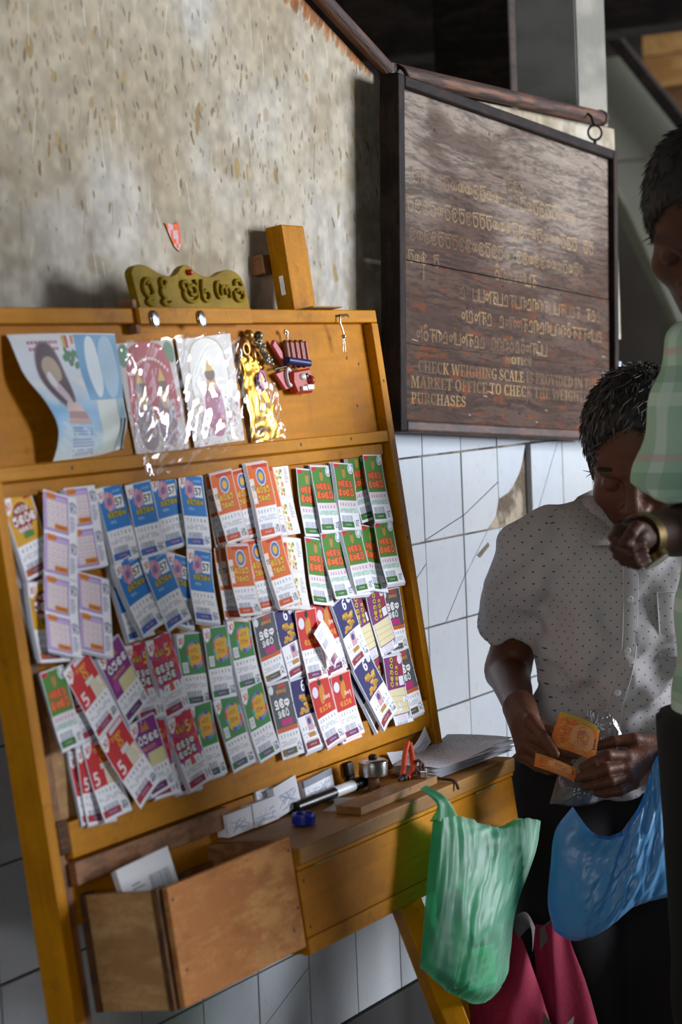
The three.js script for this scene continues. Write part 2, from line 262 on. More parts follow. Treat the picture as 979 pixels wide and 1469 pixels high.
// ---------------------------------------------------------------- the leaning ticket stand
const nailHead = (u, v, w) => { const g = new THREE.SphereGeometry(0.0025, 8, 5); g.scale(1, 1, 0.4); g.translate(u, v, w); return g; };
{
  const st = thing('ticket_stand', 'yellow painted wooden stand leaning on the wall, hung with lottery tickets', 'stand'); onBoard(st, 0, 0, 0);
  part('upper_panel', bx(-1.285, -0.325, -0.15, 0.05, -0.012, 0, 0.001, 0.5), M.yellowPanel, st);
  part('ticket_panel', bx(-1.285, -0.325, -0.6, -0.15, -0.012, 0, 0.001, 0.5), M.yellowPanel, st);
  part('top_rail', bx(-1.3, -0.309, 0.043, 0.063, -0.014, 0.014, 0.002, 0.5), M.yellow, st);
  part('side_stile', bx(-0.331, -0.31, -0.7, 0.0425, -0.02, 0.015, 0.002, 0.5, true), M.yellow, st);
  part('leg', bx(-1.304, -1.284, -1.39, 0.0425, -0.03, 0.012, 0.002, 0.5, true), M.yellow, st);
  part('leg_batten', bx(-1.284, -1.262, -1.38, -0.166, -0.02, 0.004, 0.002, 0.5, true), M.brownWood, st, 'bare brown wooden batten');
  part('middle_rail', bx(-1.3, -0.332, -0.146, -0.128, 0, 0.0145, 0.002, 0.5), M.yellow, st);
  part('middle_rail', bx(-1.292, -0.345, -0.165, -0.1475, 0, 0.0085, 0.002, 0.5), M.yellow, st);
  part('bottom_rail', bx(-1.262, -0.332, -0.6, -0.556, 0, 0.012, 0.002, 0.5), M.yellow, st);
  part('rail_end', bx(-1.284, -1.262, -0.592, -0.552, 0.003, 0.013, 0.003, 0.3), M.plyEdge, st, 'worn bare end of the bottom rail');
  part('lower_panel', bx(-1.262, -0.332, -0.68, -0.604, -0.012, 0.002, 0.001, 0.5), M.yellowPanel, st);
  part('bare_board', bx(-1.262, -1.2, -0.553, -0.43, 0, 0.0025, 0.0008, 0.4), M.plyPale, st, 'unpainted wood showing beside the tickets');
  part('leg', bx(-0.331, -0.31, -1.39, -0.701, -0.03, 0.0, 0.002, 0.5, true), M.yellow, st);
  // support post behind the board and its block on the wall
  part('support_post', bx(-0.51, -0.443, -0.3, 0.198, -0.045, -0.0145, 0.003, 0.4, true), M.yellow, st);
  part('wall_block', bx(-0.53, -0.5, 0.128, 0.158, -0.085, -0.046, 0.002, 0.3), M.brownWood, st);
  part('post_hinge', bx(-0.512, -0.51, 0.092, 0.122, -0.032, -0.024, 0.0005, 0.3), M.tin, st);
  // desk with a level top
  const q = new THREE.Quaternion().copy(BQ).invert();
  const toLocal = (g) => { g.translate(-BO.x, -BO.y, -BO.z); g.applyQuaternion(q); return g; };
  part('desk_top', toLocal(bx(-0.958, -0.306, 0.722, 0.745, 0.16, 0.302, 0.003, 0.5)), std({ map: paintTex([158, 108, 20], [126, 84, 18], [84, 56, 24], 57, 0.25), roughness: 0.55 }), st, 'grimy yellow brown desk top');
  part('desk_lip', bx(-0.9585, -0.3055, -0.690, -0.6655, 0.118, 0.1275, 0.002, 0.5), M.yellow, st);
  const deskFront = part('desk_front', bx(-0.957, -0.307, -0.778, -0.691, 0.114, 0.125, 0.0015, 0.5), M.yellowPanel, st);
  part('desk_front_strip', bx(-0.957, -0.307, -0.8, -0.7785, 0.114, 0.1255, 0.0015, 0.5), M.yellow, st);
  part('desk_side', bx(-0.957, -0.947, -0.798, -0.68, 0.0, 0.1135, 0.001, 0.5), M.yellow, st);
  part('desk_side', bx(-0.317, -0.307, -0.798, -0.68, 0.0, 0.1135, 0.001, 0.5), M.yellow, st);
  part('desk_bottom', bx(-0.946, -0.318, -0.798, -0.788, 0.0, 0.1135, 0.001, 0.5), M.brownWood, st);
  part('slot', bx(-0.918, -0.853, -0.6925, -0.6895, 0.1265, 0.1282, 0.0004, 0.5), std({ color: 0x8c8238, roughness: 0.6 }), deskFront);
  part('slot', bx(-0.44, -0.37, -0.6935, -0.690, 0.1265, 0.1282, 0.0004, 0.5), std({ color: 0x8c8238, roughness: 0.6 }), deskFront);
  part('front_leg', beam([-0.652, -0.8, 0.1], [-0.592, -1.44, 0.225], 0.046, 0.035), M.yellow, st);
  for (const [u, v, w] of [[-0.945, -0.705, 0.125], [-0.945, -0.765, 0.125], [-0.33, -0.765, 0.125], [-0.9, 0.053, 0.014], [-0.75, 0.054, 0.014], [-0.4, 0.053, 0.014], [-0.6, -0.137, 0.0145], [-0.45, -0.136, 0.0145], [-1.15, -0.137, 0.0145], [-0.32, -0.05, 0.015], [-0.321, -0.3, 0.015], [-0.4, -0.01, 0.0], [-0.365, -0.02, 0.0], [-0.39, -0.085, 0.0]]) part('nail', nailHead(u, v, w), M.nail, st);
  part('brace_plank', bx(-1.263, -0.93, -0.632, -0.604, 0.002, 0.014, 0.0015, 0.4), M.brownWood, st, 'bare brown plank above the open box');
  part('black_clip', [bx(-0.604, -0.586, -0.628, -0.606, 0.002, 0.012, 0.003), bx(-0.6, -0.582, -0.645, -0.622, 0.002, 0.01, 0.003)], M.black, st);
}
// open wooden box nailed to the front
{
  const b = thing('wooden_box', 'open bare plywood box fixed to the lower left of the yellow stand', 'box'); onBoard(b, 0, 0, 0);
  const ply = M.ply;
  const front = part('front_board', bx(-1.24, -0.962, -0.787, -0.644, 0.117, 0.125, 0.0012, 0.35), ply, b);
  part('end_board', bx(-1.25, -1.2405, -0.787, -0.646, 0.012, 0.108, 0.001, 0.35), M.plyPale, b, 'pale water stained end board');
  part('corner_post', bx(-1.25, -1.2305, -0.788, -0.643, 0.1085, 0.1168, 0.001, 0.3, true), M.plyEdge, b);
  part('corner_post', bx(-1.25, -1.2305, -0.788, -0.645, 0.0, 0.0115, 0.001, 0.3, true), M.plyEdge, b);
  part('end_board', bx(-0.972, -0.962, -0.787, -0.646, 0.0, 0.1168, 0.001, 0.35), M.brownWood, b);
  part('back_board', bx(-1.23, -0.9725, -0.787, -0.667, 0.0, 0.009, 0.001, 0.35), M.brownWood, b);
  part('bottom_board', bx(-1.23, -0.9725, -0.786, -0.778, 0.0095, 0.1165, 0.001, 0.35), M.brownWood, b);
  for (const [u, v] of [[-1.232, -0.66], [-1.225, -0.745], [-0.97, -0.66], [-0.968, -0.735], [-0.985, -0.76]]) part('nail', nailHead(u, v, 0.125), M.nail, front);
  const card = thing('ticket_booklet', 'white booklet with a barcode standing inside the open wooden box', 'booklet');
  onBoard(card, -1.17, -0.665, 0.05); card.rotateZ(0.05); card.rotateX(-0.15);
  const tex = canvasTex(220, 160, (c, w, h) => { c.fillStyle = '#d8dadc'; c.fillRect(0, 0, w, h); c.fillStyle = '#77808a'; for (let i = 0; i < 26; i++) c.fillRect(112 + i * 3.4, 40, hash(i, 1, 2) > 0.5 ? 2.2 : 1.2, 38); c.fillStyle = '#5c6066'; c.font = '14px sans-serif'; for (let i = 0; i < 5; i++) c.fillRect(40, 44 + i * 9, 20 + hash(i, 2, 3) * 34, 2.5); });
  const g = new THREE.BoxGeometry(0.11, 0.09, 0.004); part('cover', g, std({ map: tex, roughness: 0.7 }), card); part('back_cover', new THREE.BoxGeometry(0.108, 0.088, 0.002).translate(0.003, -0.001, -0.008), M.paper, card);
}
// name plate with raised letters, silver tacks
{
  const p = thing('name_plate', 'olive yellow wavy topped wooden plate with raised letters on the stand', 'sign'); onBoard(p, 0, 0, 0);
  const s = new THREE.Shape(); s.moveTo(-0.954, 0.0635); s.lineTo(-0.962, 0.108); s.bezierCurveTo(-0.958, 0.122, -0.935, 0.122, -0.918, 0.116); s.bezierCurveTo(-0.895, 0.106, -0.868, 0.1, -0.852, 0.112); s.bezierCurveTo(-0.84, 0.123, -0.828, 0.125, -0.818, 0.117);
  s.bezierCurveTo(-0.8, 0.103, -0.77, 0.104, -0.752, 0.112); s.bezierCurveTo(-0.732, 0.12, -0.706, 0.118, -0.696, 0.106); s.bezierCurveTo(-0.688, 0.094, -0.686, 0.08, -0.686, 0.0635); s.closePath();
  const g = new THREE.ExtrudeGeometry(s, { depth: 0.009, bevelEnabled: true, bevelThickness: 0.0015, bevelSize: 0.0012, bevelSegments: 2, curveSegments: 14 }); g.translate(0, 0, 0.006);
  const plate = part('plate', uvm(g, 0.4), M.olive, p);
  part('batten', bx(-0.966, -0.69, 0.041, 0.0632, 0.0145, 0.021, 0.0015, 0.4), M.yellow, p); part('batten_end', bx(-0.968, -0.9585, 0.03, 0.075, -0.008, 0.0143, 0.001, 0.4), M.brownWood, p);
  // raised script, one letter group after another: strokes in letter units
  const arc = (cx, cy, rx, ry, a0, a1, n = 12) => Array.from({ length: n + 1 }, (_, i) => { const a = (a0 + (a1 - a0) * i / n) * Math.PI / 180; return [cx + rx * Math.cos(a), cy + ry * Math.sin(a)]; });
  const L = [
    [-0.931, 1.25, [arc(0, 0.3, 0.85, 1.3, 60, 330), [...arc(0.1, 0.35, 0.35, 0.8, 150, 20), [0.75, -0.5]], [...arc(0.2, -1.75, 0.75, 0.45, 60, 300)]]],
    [-0.895, 1.0, [[...arc(0, 1.0, 0.6, 0.7, 250, 20), ...arc(0.05, -0.3, 0.75, 0.75, 90, 270)], arc(0.1, -1.75, 0.8, 0.4, 100, 380)]],
    [-0.833, 1.35, [[...arc(-0.75, 0.75, 0.5, 0.6, -60, 270), ...arc(0, -0.5, 1.1, 1.2, 170, 380)], arc(0.35, 0.05, 0.55, 0.75, 200, -150), arc(0.8, 1.0, 0.35, 0.45, -90, 90)]],
    [-0.796, 1.0, [[[-0.4, 1.7], [-0.75, 0.3], ...arc(0, -0.6, 0.8, 0.95, 160, 400), ...arc(0.1, -0.4, 0.45, 0.5, 20, 170)]]],
    [-0.752, 1.3, [[...arc(-0.6, 0.2, 0.5, 1.2, 50, 320)], arc(0.15, -0.2, 0.4, 0.95, 200, -20), [...arc(0.85, -0.2, 0.35, 0.95, 180, -20), [1.2, -1.0]]]],
    [-0.711, 1.1, [[...arc(0, -0.5, 0.95, 0.95, 150, 390)], arc(0, -0.3, 0.45, 0.6, 170, -10), arc(0.1, 1.15, 0.65, 0.6, 200, -20)]],
  ];
  for (const [u, k, strokes] of L) part('letter', strokes.map((st2) => tube(st2.map(([a, b2]) => [u + a * 0.0115 * k, 0.087 + b2 * 0.0092, 0.0185]), 0.0028, 36, 6)), M.olive, plate);
  part('bead', new THREE.SphereGeometry(0.0045, 14, 10).translate(-0.829, 0.112, 0.019), std({ color: 0xc22318, roughness: 0.3 }), plate, 'small red bead');
  for (const u of [-0.935, -0.823]) { const t = solo('silver_tack', uvm(new THREE.SphereGeometry(0.012, 12, 8).scale(0.85, 1, 0.22), 1), M.tin, u < -0.9 ? 'shiny tin disc below the first letter of the name plate' : 'shiny tin disc below the middle of the name plate', 'tack'); onBoard(t, u, 0.047, 0.023); t.rotation.z += 0.3; }
}
// ---------------------------------------------------------------- lottery tickets
const TW = 0.058;
function script(c, x, y, h, n, fill, line, s) {   // rounded letters like the ones printed on the tickets
  c.lineJoin = c.lineCap = 'round';
  for (const pass of line ? [0, 1] : [1]) {
    c.strokeStyle = pass ? fill : line; c.lineWidth = pass ? h * 0.16 : h * 0.34;
    for (let i = 0; i < n; i++) {
      const k = Math.floor(hash(i, s, 77) * 5), cx = x + (i + 0.5) * h * 0.78, r = h * 0.3; c.beginPath();
      if (k === 0) { c.arc(cx, y, r, 0.6, 5.6); c.moveTo(cx + r * 0.3, y); c.arc(cx, y, r * 0.35, 0, 5); }
      else if (k === 1) { c.arc(cx - r * 0.2, y + r * 0.2, r * 0.85, -2.4, 2.6); c.moveTo(cx - r, y - r); c.lineTo(cx + r * 0.6, y - r * 1.2); }
      else if (k === 2) { c.arc(cx - r * 0.45, y, r * 0.55, 0.3, 5.9); c.moveTo(cx + r * 0.2, y + r); c.arc(cx + r * 0.45, y, r * 0.6, 2.2, -1.8, true); }
      else if (k === 3) { c.arc(cx, y + r * 0.1, r * 0.9, -0.8, 3.9); c.moveTo(cx - r * 0.5, y - r * 0.9); c.arc(cx, y - r * 0.9, r * 0.45, 3.1, 6.4); }
      else { c.arc(cx, y - r * 0.3, r * 0.6, 1.2, 6.8); c.lineTo(cx + r * 0.7, y + r); c.lineTo(cx - r * 0.7, y + r); }
      c.stroke();
    }
  }
}
const TX = 174, TY = 300;
function ticketBase(c, o) {   // the common lower half: numbers, fine print, bar code, square code, coloured foot
  c.fillStyle = o.bg ?? '#fafbff'; c.fillRect(0, 0, TX, TY); c.strokeStyle = o.edge ?? '#dfe2ee'; c.lineWidth = 5; c.strokeRect(1, 1, TX - 2, TY - 2);
  const y = o.y ?? 160; if (o.band) { c.fillStyle = o.band; c.fillRect(6, y, TX - 12, 30); } if (o.band2) { c.fillStyle = o.band2; c.fillRect(6, y + 32, TX - 12, 22); }
  c.fillStyle = '#555b6b'; c.font = 'bold 17px sans-serif'; for (let i = 0; i < 6; i++) c.fillText(String(Math.floor(hash(i, o.s, 5) * 10)), 24 + i * 24, y + 23);
  c.fillStyle = '#9aa0b4'; for (let i = 0; i < 3; i++) for (let q = 0; q < 9; q++) if (hash(i, q, o.s) > 0.25) c.fillRect(16 + q * 16, y + 36 + i * 7, 12, 3);
  c.fillStyle = '#8a92a8'; for (let i = 0; i < 34; i++) c.fillRect(22 + i * 2.9, y + 66, hash(i, o.s, 9) > 0.5 ? 2 : 1, 32);
  c.fillStyle = '#8890a6'; for (let i = 0; i < 8; i++) for (let q = 0; q < 8; q++) if (hash(i, q, o.s + 3) > 0.42) c.fillRect(134 + i * 4, 252 + q * 4, 4, 4);
  c.fillStyle = o.foot; c.fillRect(10, 262, 116, 26); c.fillStyle = o.foot2 ?? 'rgba(60,20,80,0.6)'; c.fillRect(44, 266, 70, 18); script(c, 48, 275, 12, 6, 'rgba(255,255,255,0.6)', null, o.s);
}
function corner(c, col) { c.fillStyle = '#fff'; c.beginPath(); c.moveTo(4, 4); c.lineTo(54, 4); c.lineTo(48, 40); c.lineTo(20, 62); c.lineTo(4, 50); c.fill(); c.strokeStyle = col; c.lineWidth = 5; c.beginPath(); c.moveTo(14, 22); c.lineTo(32, 42); c.moveTo(30, 18); c.lineTo(16, 44); c.moveTo(40, 20); c.lineTo(40, 40); c.stroke(); }
const disc = (c, x, y, r, f, s, lw = 4) => { c.beginPath(); c.arc(x, y, r, 0, 6.3); c.fillStyle = f; c.fill(); if (s) { c.strokeStyle = s; c.lineWidth = lw; c.stroke(); } };
const DRAW = {
  gold: (c) => { ticketBase(c, { s: 1, y: 178, foot: '#b4552a' }); c.fillStyle = '#dfa51c'; c.fillRect(5, 5, TX - 10, 172); disc(c, 88, 84, 58, '#a33a22', '#e9c33a', 6); c.fillStyle = '#4e8a3a'; c.fillRect(62, 138, 60, 22); script(c, 52, 56, 26, 4, '#fff', '#7a1d14', 3); script(c, 26, 92, 44, 4, '#fff', '#8c1c16', 5); script(c, 44, 126, 24, 4, '#fff', '#8c1c16', 9); c.fillStyle = '#b3242c'; c.fillRect(122, 6, 46, 22); corner(c, '#cc2a30'); },
  lilac: (c) => { c.fillStyle = '#f5f4fb'; c.fillRect(0, 0, TX, TY); for (const y of [0, 150]) { c.strokeStyle = '#a982c8'; c.lineWidth = 6; c.strokeRect(6, y + 10, 120, 130); c.fillStyle = '#cdb4e2'; c.fillRect(9, y + 13, 114, 124); c.fillStyle = '#e8943a'; c.fillRect(14, y + 4, 44, 24); script(c, 16, y + 16, 16, 4, '#c45a1c', null, 4); for (let i = 0; i < 4; i++) for (let q = 0; q < 4; q++) { c.fillStyle = '#f3e6e2'; c.fillRect(20 + i * 26, y + 32 + q * 25, 23, 22); c.fillStyle = '#c08a6a'; c.font = '11px sans-serif'; c.fillText(String(10 + Math.floor(hash(i, q, 31) * 80)), 24 + i * 26, y + 48 + q * 25); } c.fillStyle = '#e59a2e'; c.fillRect(56, y + 112, 66, 22); script(c, 58, y + 123, 16, 5, '#b0431c', null, 8); c.fillStyle = '#8d93a6'; for (let i = 0; i < 7; i++) for (let q = 0; q < 9; q++) if (hash(i, q, 41) > 0.4) c.fillRect(136 + i * 5, y + 16 + q * 5, 5, 5); for (let q = 0; q < 10; q++) c.fillRect(136, y + 72 + q * 6, 12 + hash(q, 3, 4) * 20, 3); } },
  blue: (c) => { ticketBase(c, { s: 2, y: 172, foot: '#2f72c4', foot2: '#5a3f9a' }); c.fillStyle = '#1f7fd0'; c.fillRect(5, 5, TX - 10, 166); for (let i = 0; i < 7; i++) disc(c, 72 + Math.cos(i * 0.9) * 24, 62 + Math.sin(i * 0.9) * 26, 14, ['#d98aa4', '#c2a6c8', '#e0a6b4'][i % 3]); disc(c, 72, 62, 16, '#8f6a9c'); c.fillStyle = '#f6f6f2'; c.fillRect(104, 44, 54, 50); c.fillStyle = '#23262e'; c.font = 'bold 42px sans-serif'; c.fillText('57', 106, 84); script(c, 40, 114, 30, 5, '#c9b32c', '#3f4a1a', 11); script(c, 46, 142, 13, 4, '#bcd8f2', null, 12); script(c, 102, 26, 14, 5, '#9cc6ee', null, 13); corner(c, '#d23a44'); },
  orange: (c) => { ticketBase(c, { s: 3, y: 176, foot: '#d0582c', foot2: '#c24a2a', edge: '#f0c4a8' }); c.fillStyle = '#e06a22'; c.fillRect(5, 5, TX - 10, 170); c.fillStyle = '#f4e3d4'; c.fillRect(5, 60, 34, 100); disc(c, 100, 56, 34, '#4a78b4', '#e6e6ee', 5); disc(c, 100, 56, 18, '#e8b42a'); script(c, 44, 108, 34, 4, '#e6c62c', '#b04a14', 15); script(c, 50, 142, 30, 4, '#e6c62c', '#b04a14', 18); c.fillStyle = '#333'; c.font = 'bold 30px sans-serif'; c.fillText('15', 8, 108); disc(c, 22, 146, 14, '#f6f0f0', '#c8a0a0', 2); c.fillStyle = '#c2321e'; c.fillRect(44, 6, 120, 14); },
  cream: (c) => { c.fillStyle = '#f2f0ea'; c.fillRect(0, 0, TX, TY); for (const y of [0, 150]) { for (let i = 0; i < 60; i++) { c.fillStyle = ['#7ba04a', '#dcb650', '#e6d49a', '#d78a4a', '#f0e6c4'][i % 5]; c.fillRect(8 + hash(i, 1, 51) * 100, y + 12 + hash(i, 2, 52) * 112, 14, 12); } c.fillStyle = '#a0a6b6'; for (let q = 0; q < 9; q++) c.fillRect(132, y + 18 + q * 7, 14 + hash(q, 5, 6) * 20, 3); c.fillStyle = '#e8e8ee'; c.fillRect(0, y + 132, TX, 16); } },
  green: (c) => { ticketBase(c, { s: 4, y: 168, foot: '#3f7a34', foot2: '#2f6a2a', band: '#efdde6', band2: '#c4e2d2' }); c.fillStyle = '#4c8a2e'; c.fillRect(5, 5, TX - 10, 162); c.fillStyle = '#c62b2b'; c.fillRect(5, 5, 44, 18); c.fillStyle = '#b98a3c'; c.beginPath(); c.ellipse(84, 44, 15, 24, 0, 0, 6.3); c.fill(); disc(c, 84, 22, 8, '#9c4a2c'); script(c, 24, 92, 40, 4, '#e8702a', '#b3261e', 19); script(c, 20, 132, 44, 4, '#ea7a2c', '#b3261e', 22); disc(c, 146, 26, 22, '#e8eef2'); c.strokeStyle = '#4a5a8a'; c.lineWidth = 3; c.beginPath(); c.arc(146, 26, 14, 0, 4.5); c.stroke(); },
  wheel: (c) => { ticketBase(c, { s: 5, y: 172, foot: '#2f7a44', foot2: '#5a3b72' }); c.fillStyle = '#3c8c46'; c.fillRect(5, 5, TX - 10, 166); for (let i = 0; i < 12; i++) { c.beginPath(); c.moveTo(112, 92); c.arc(112, 92, 58, i * 0.5236, (i + 1) * 0.5236); c.fillStyle = ['#d84a4a', '#e07cb2', '#4a9ad0', '#6a55a8', '#e0b43a', '#58b0c0'][i % 6]; c.fill(); } disc(c, 112, 90, 44, '#e6b728'); script(c, 84, 74, 22, 3, '#d07a1c', null, 24); script(c, 80, 104, 24, 3, '#d0621c', null, 27); c.fillStyle = '#eef0ec'; c.fillRect(16, 118, 38, 44); disc(c, 35, 140, 12, '#dfe4ea', '#9aa6b6', 2); corner(c, '#c83038'); },
  red8: (c) => { ticketBase(c, { s: 6, y: 178, foot: '#b62a38', foot2: '#8a2f5c' }); c.fillStyle = '#cf2a2e'; c.fillRect(5, 5, TX - 10, 172); c.fillStyle = '#f3ead2'; c.fillRect(98, 118, 68, 62); c.fillStyle = '#b9a98a'; for (let i = 0; i < 5; i++) c.fillRect(104, 126 + i * 11, 30 + hash(i, 6, 7) * 26, 3); c.fillStyle = '#e6a42c'; c.font = 'bold 66px serif'; c.fillText('8', 84, 92); script(c, 60, 44, 22, 4, '#e6b03c', null, 30); c.fillStyle = '#dfe8dc'; c.fillRect(82, 96, 52, 20); c.fillStyle = '#f8f2f2'; c.font = 'bold 70px sans-serif'; c.fillText('5', 22, 168); c.fillStyle = '#e8e4ee'; c.fillRect(70, 10, 94, 16); corner(c, '#c62a36'); },
  violet: (c) => { ticketBase(c, { s: 7, y: 192, foot: '#6a2d72', foot2: '#5a2362' }); c.fillStyle = '#8a2f88'; c.fillRect(5, 5, TX - 10, 186); c.fillStyle = '#e4dca2'; c.fillRect(62, 136, 104, 56); c.fillStyle = '#c88a2e'; c.beginPath(); c.moveTo(62, 50); c.lineTo(72, 14); c.lineTo(88, 36); c.lineTo(104, 10); c.lineTo(118, 50); c.fill(); script(c, 26, 82, 44, 4, '#fff', '#4a1450', 33); script(c, 34, 118, 20, 6, '#e0a45c', null, 36); disc(c, 40, 150, 22, '#b04a9a'); corner(c, '#c4303a'); },
  super: (c) => { ticketBase(c, { s: 8, y: 182, foot: '#b32a44', foot2: '#7a2c5c' }); c.fillStyle = '#cc2b44'; c.fillRect(5, 5, TX - 10, 176); for (let i = 0; i < 9; i++) { c.beginPath(); c.moveTo(88, 100); c.arc(88, 100, 110, i * 0.7, i * 0.7 + 0.3); c.fillStyle = i % 2 ? '#b74a9a' : '#de5c5c'; c.fill(); } c.fillStyle = '#cc2b44'; c.fillRect(5, 5, TX - 10, 24); c.fillStyle = '#e6cf3a'; c.font = 'bold 64px sans-serif'; c.fillText('5', 108, 84); script(c, 40, 62, 26, 3, '#e6cf3a', '#7a1c2c', 39); script(c, 16, 118, 40, 4, '#fff', '#38141c', 41); script(c, 14, 154, 40, 4, '#fff', '#38141c', 45); corner(c, '#cc2a38'); },
  grey: (c) => { ticketBase(c, { s: 9, y: 196, foot: '#7a6a3a', foot2: '#3a3c4a' }); c.fillStyle = '#53565c'; c.fillRect(5, 5, TX - 10, 190); for (let i = 0; i < 60; i++) { c.fillStyle = i % 2 ? '#64676d' : '#474a50'; c.fillRect(8 + hash(i, 1, 61) * 150, 8 + hash(i, 2, 62) * 170, 22, 3); } c.fillStyle = '#b8432a'; c.fillRect(78, 8, 60, 16); script(c, 58, 36, 26, 4, '#d98a2c', null, 47); script(c, 22, 84, 52, 3, '#fff', null, 50); script(c, 34, 124, 40, 3, '#f2f2f2', null, 53); c.fillStyle = '#c22a78'; c.fillRect(52, 146, 84, 26); c.fillStyle = '#d4622a'; c.fillRect(5, 178, TX - 10, 18); disc(c, 22, 24, 18, '#e4e8ee'); },
  navy: (c) => { ticketBase(c, { s: 10, y: 190, foot: '#9a2f3c', foot2: '#7a2434' }); c.fillStyle = '#2b2a6a'; c.fillRect(5, 5, TX - 10, 150); for (let i = 0; i < 22; i++) { c.fillStyle = ['#c8962c', '#b07f22', '#dcae44'][i % 3]; c.fillRect(34 + hash(i, 1, 71) * 86, 66 + hash(i, 2, 72) * 76, 30, 13); } c.fillStyle = '#fff'; c.font = 'bold 64px sans-serif'; c.fillText('6', 84, 58); c.fillStyle = '#d3a6b4'; c.fillRect(70, 160, 46, 60); disc(c, 92, 182, 14, '#4a4a86'); c.fillStyle = '#c08a30'; c.fillRect(60, 228, 54, 18); disc(c, 148, 26, 18, '#dfe4ee'); },
  rose: (c) => { ticketBase(c, { s: 11, y: 168, foot: '#8c2448', foot2: '#5a2a6a', edge: '#eeb8b4' }); c.fillStyle = '#c8281e'; c.fillRect(5, 5, TX - 10, 162); disc(c, 40, 56, 26, '#e8e2ee', '#b04a6a', 4); c.fillStyle = '#d08a2c'; c.beginPath(); c.ellipse(92, 76, 22, 44, 0.2, 0, 6.3); c.fill(); disc(c, 88, 30, 15, '#a86a3c'); disc(c, 88, 22, 15, '#3a1d14'); script(c, 96, 96, 24, 3, '#f2e2d0', null, 57); script(c, 42, 138, 32, 4, '#e8962c', null, 60); },
  plum: (c) => { ticketBase(c, { s: 12, y: 208, foot: '#e8e4ee', foot2: '#d8d2e2' }); c.fillStyle = '#7a2f72'; c.fillRect(5, 5, TX - 10, 140); c.fillStyle = '#9a2f4c'; c.fillRect(96, 5, 70, 90); c.save(); c.translate(48, 136); c.rotate(-1.35); script(c, 0, 0, 34, 5, '#d8c43a', '#4a1a40', 63); c.restore(); c.save(); c.translate(92, 136); c.rotate(-1.35); script(c, 0, 0, 30, 4, '#d8c43a', '#4a1a40', 66); c.restore(); c.fillStyle = '#e9dfb4'; c.fillRect(14, 146, 146, 108); c.strokeStyle = '#cdbf8c'; c.lineWidth = 3; for (let i = 0; i < 3; i++) { c.beginPath(); c.moveTo(14, 172 + i * 28); c.lineTo(160, 182 + i * 24); c.stroke(); } c.strokeStyle = '#7a2f72'; c.strokeRect(12, 144, 150, 112); disc(c, 148, 24, 20, '#e6e2ee'); c.fillStyle = '#f0eef6'; c.fillRect(118, 96, 44, 40); },
};
const TM = {}; for (const k of Object.keys(DRAW)) TM[k] = std({ map: canvasTex(TX, TY, (c) => DRAW[k](c)), roughness: 0.55, specularIntensity: 0.3 });
const WORD = {
  gold: 'gold and red lottery ticket strip', lilac: 'strip of white and lilac number grids', blue: 'blue lottery ticket strip printed 57', orange: 'orange lottery ticket strip', cream: 'pale picture sided ticket strip under clear gloss', green: 'green lottery ticket strip with orange script',
  wheel: 'green lottery ticket strip with a round yellow wheel', red8: 'red lottery ticket strip with a gold 8', violet: 'violet lottery ticket strip with white script', super: 'crimson lottery ticket strip with a yellow 5', grey: 'dark grey lottery ticket strip with white script', navy: 'navy lottery ticket strip with gold coins', rose: 'scarlet lottery ticket strip with a dancing figure', plum: 'purple ticket strip with a cream scratch field',
};
const WHERE = {
  gold: ['mostly hidden behind another gold strip', 'hanging at the free end beside lilac grids'], lilac: ['with its top flap folded, beside the blue strips', 'overlapping the gold strip'],
  blue: ['peeping out from behind another blue strip', 'next to the lilac grids', 'second from the lilac grids', 'third from the lilac grids', 'next to the orange strips'],
  orange: ['lowest sheet beside the blue strips', 'second sheet from the blue strips', 'third sheet from the blue strips', 'fourth sheet from the blue strips', 'tucked under the last orange strip', 'uppermost, next to the pale picture strip'],
  cream: ['between orange and green strips'], green: ['next to the pale picture strip', 'second from the pale picture strip', 'hidden lowest in the thick green bundle', 'on top of the thick green bundle', 'second from the stand right stile', 'beside the stand right stile'],
  wheel: ['peeping out beside the crimson strips', 'beside the crimson strips', 'between two other wheel strips', 'beside the dark grey strip'],
  red8: ['lowest of the red fan', 'second lowest of the red fan', 'second from top of the red fan', 'slanting on top of the red fan'], violet: ['partly under the slanting red strip'],
  super: ['beside the violet strip', 'hidden between two crimson strips', 'beside the wheel strips'], grey: ['between wheel and navy strips', 'beside the stand right stile'],
  navy: ['beside the scarlet strips', 'lower sheet curling beneath another navy strip', 'curling out beside the purple strips'], rose: ['beside the navy strip', 'middle one of three', 'beside the curling navy strips'], plum: ['beside the curling navy strip', 'beside the dark grey strip'],
};
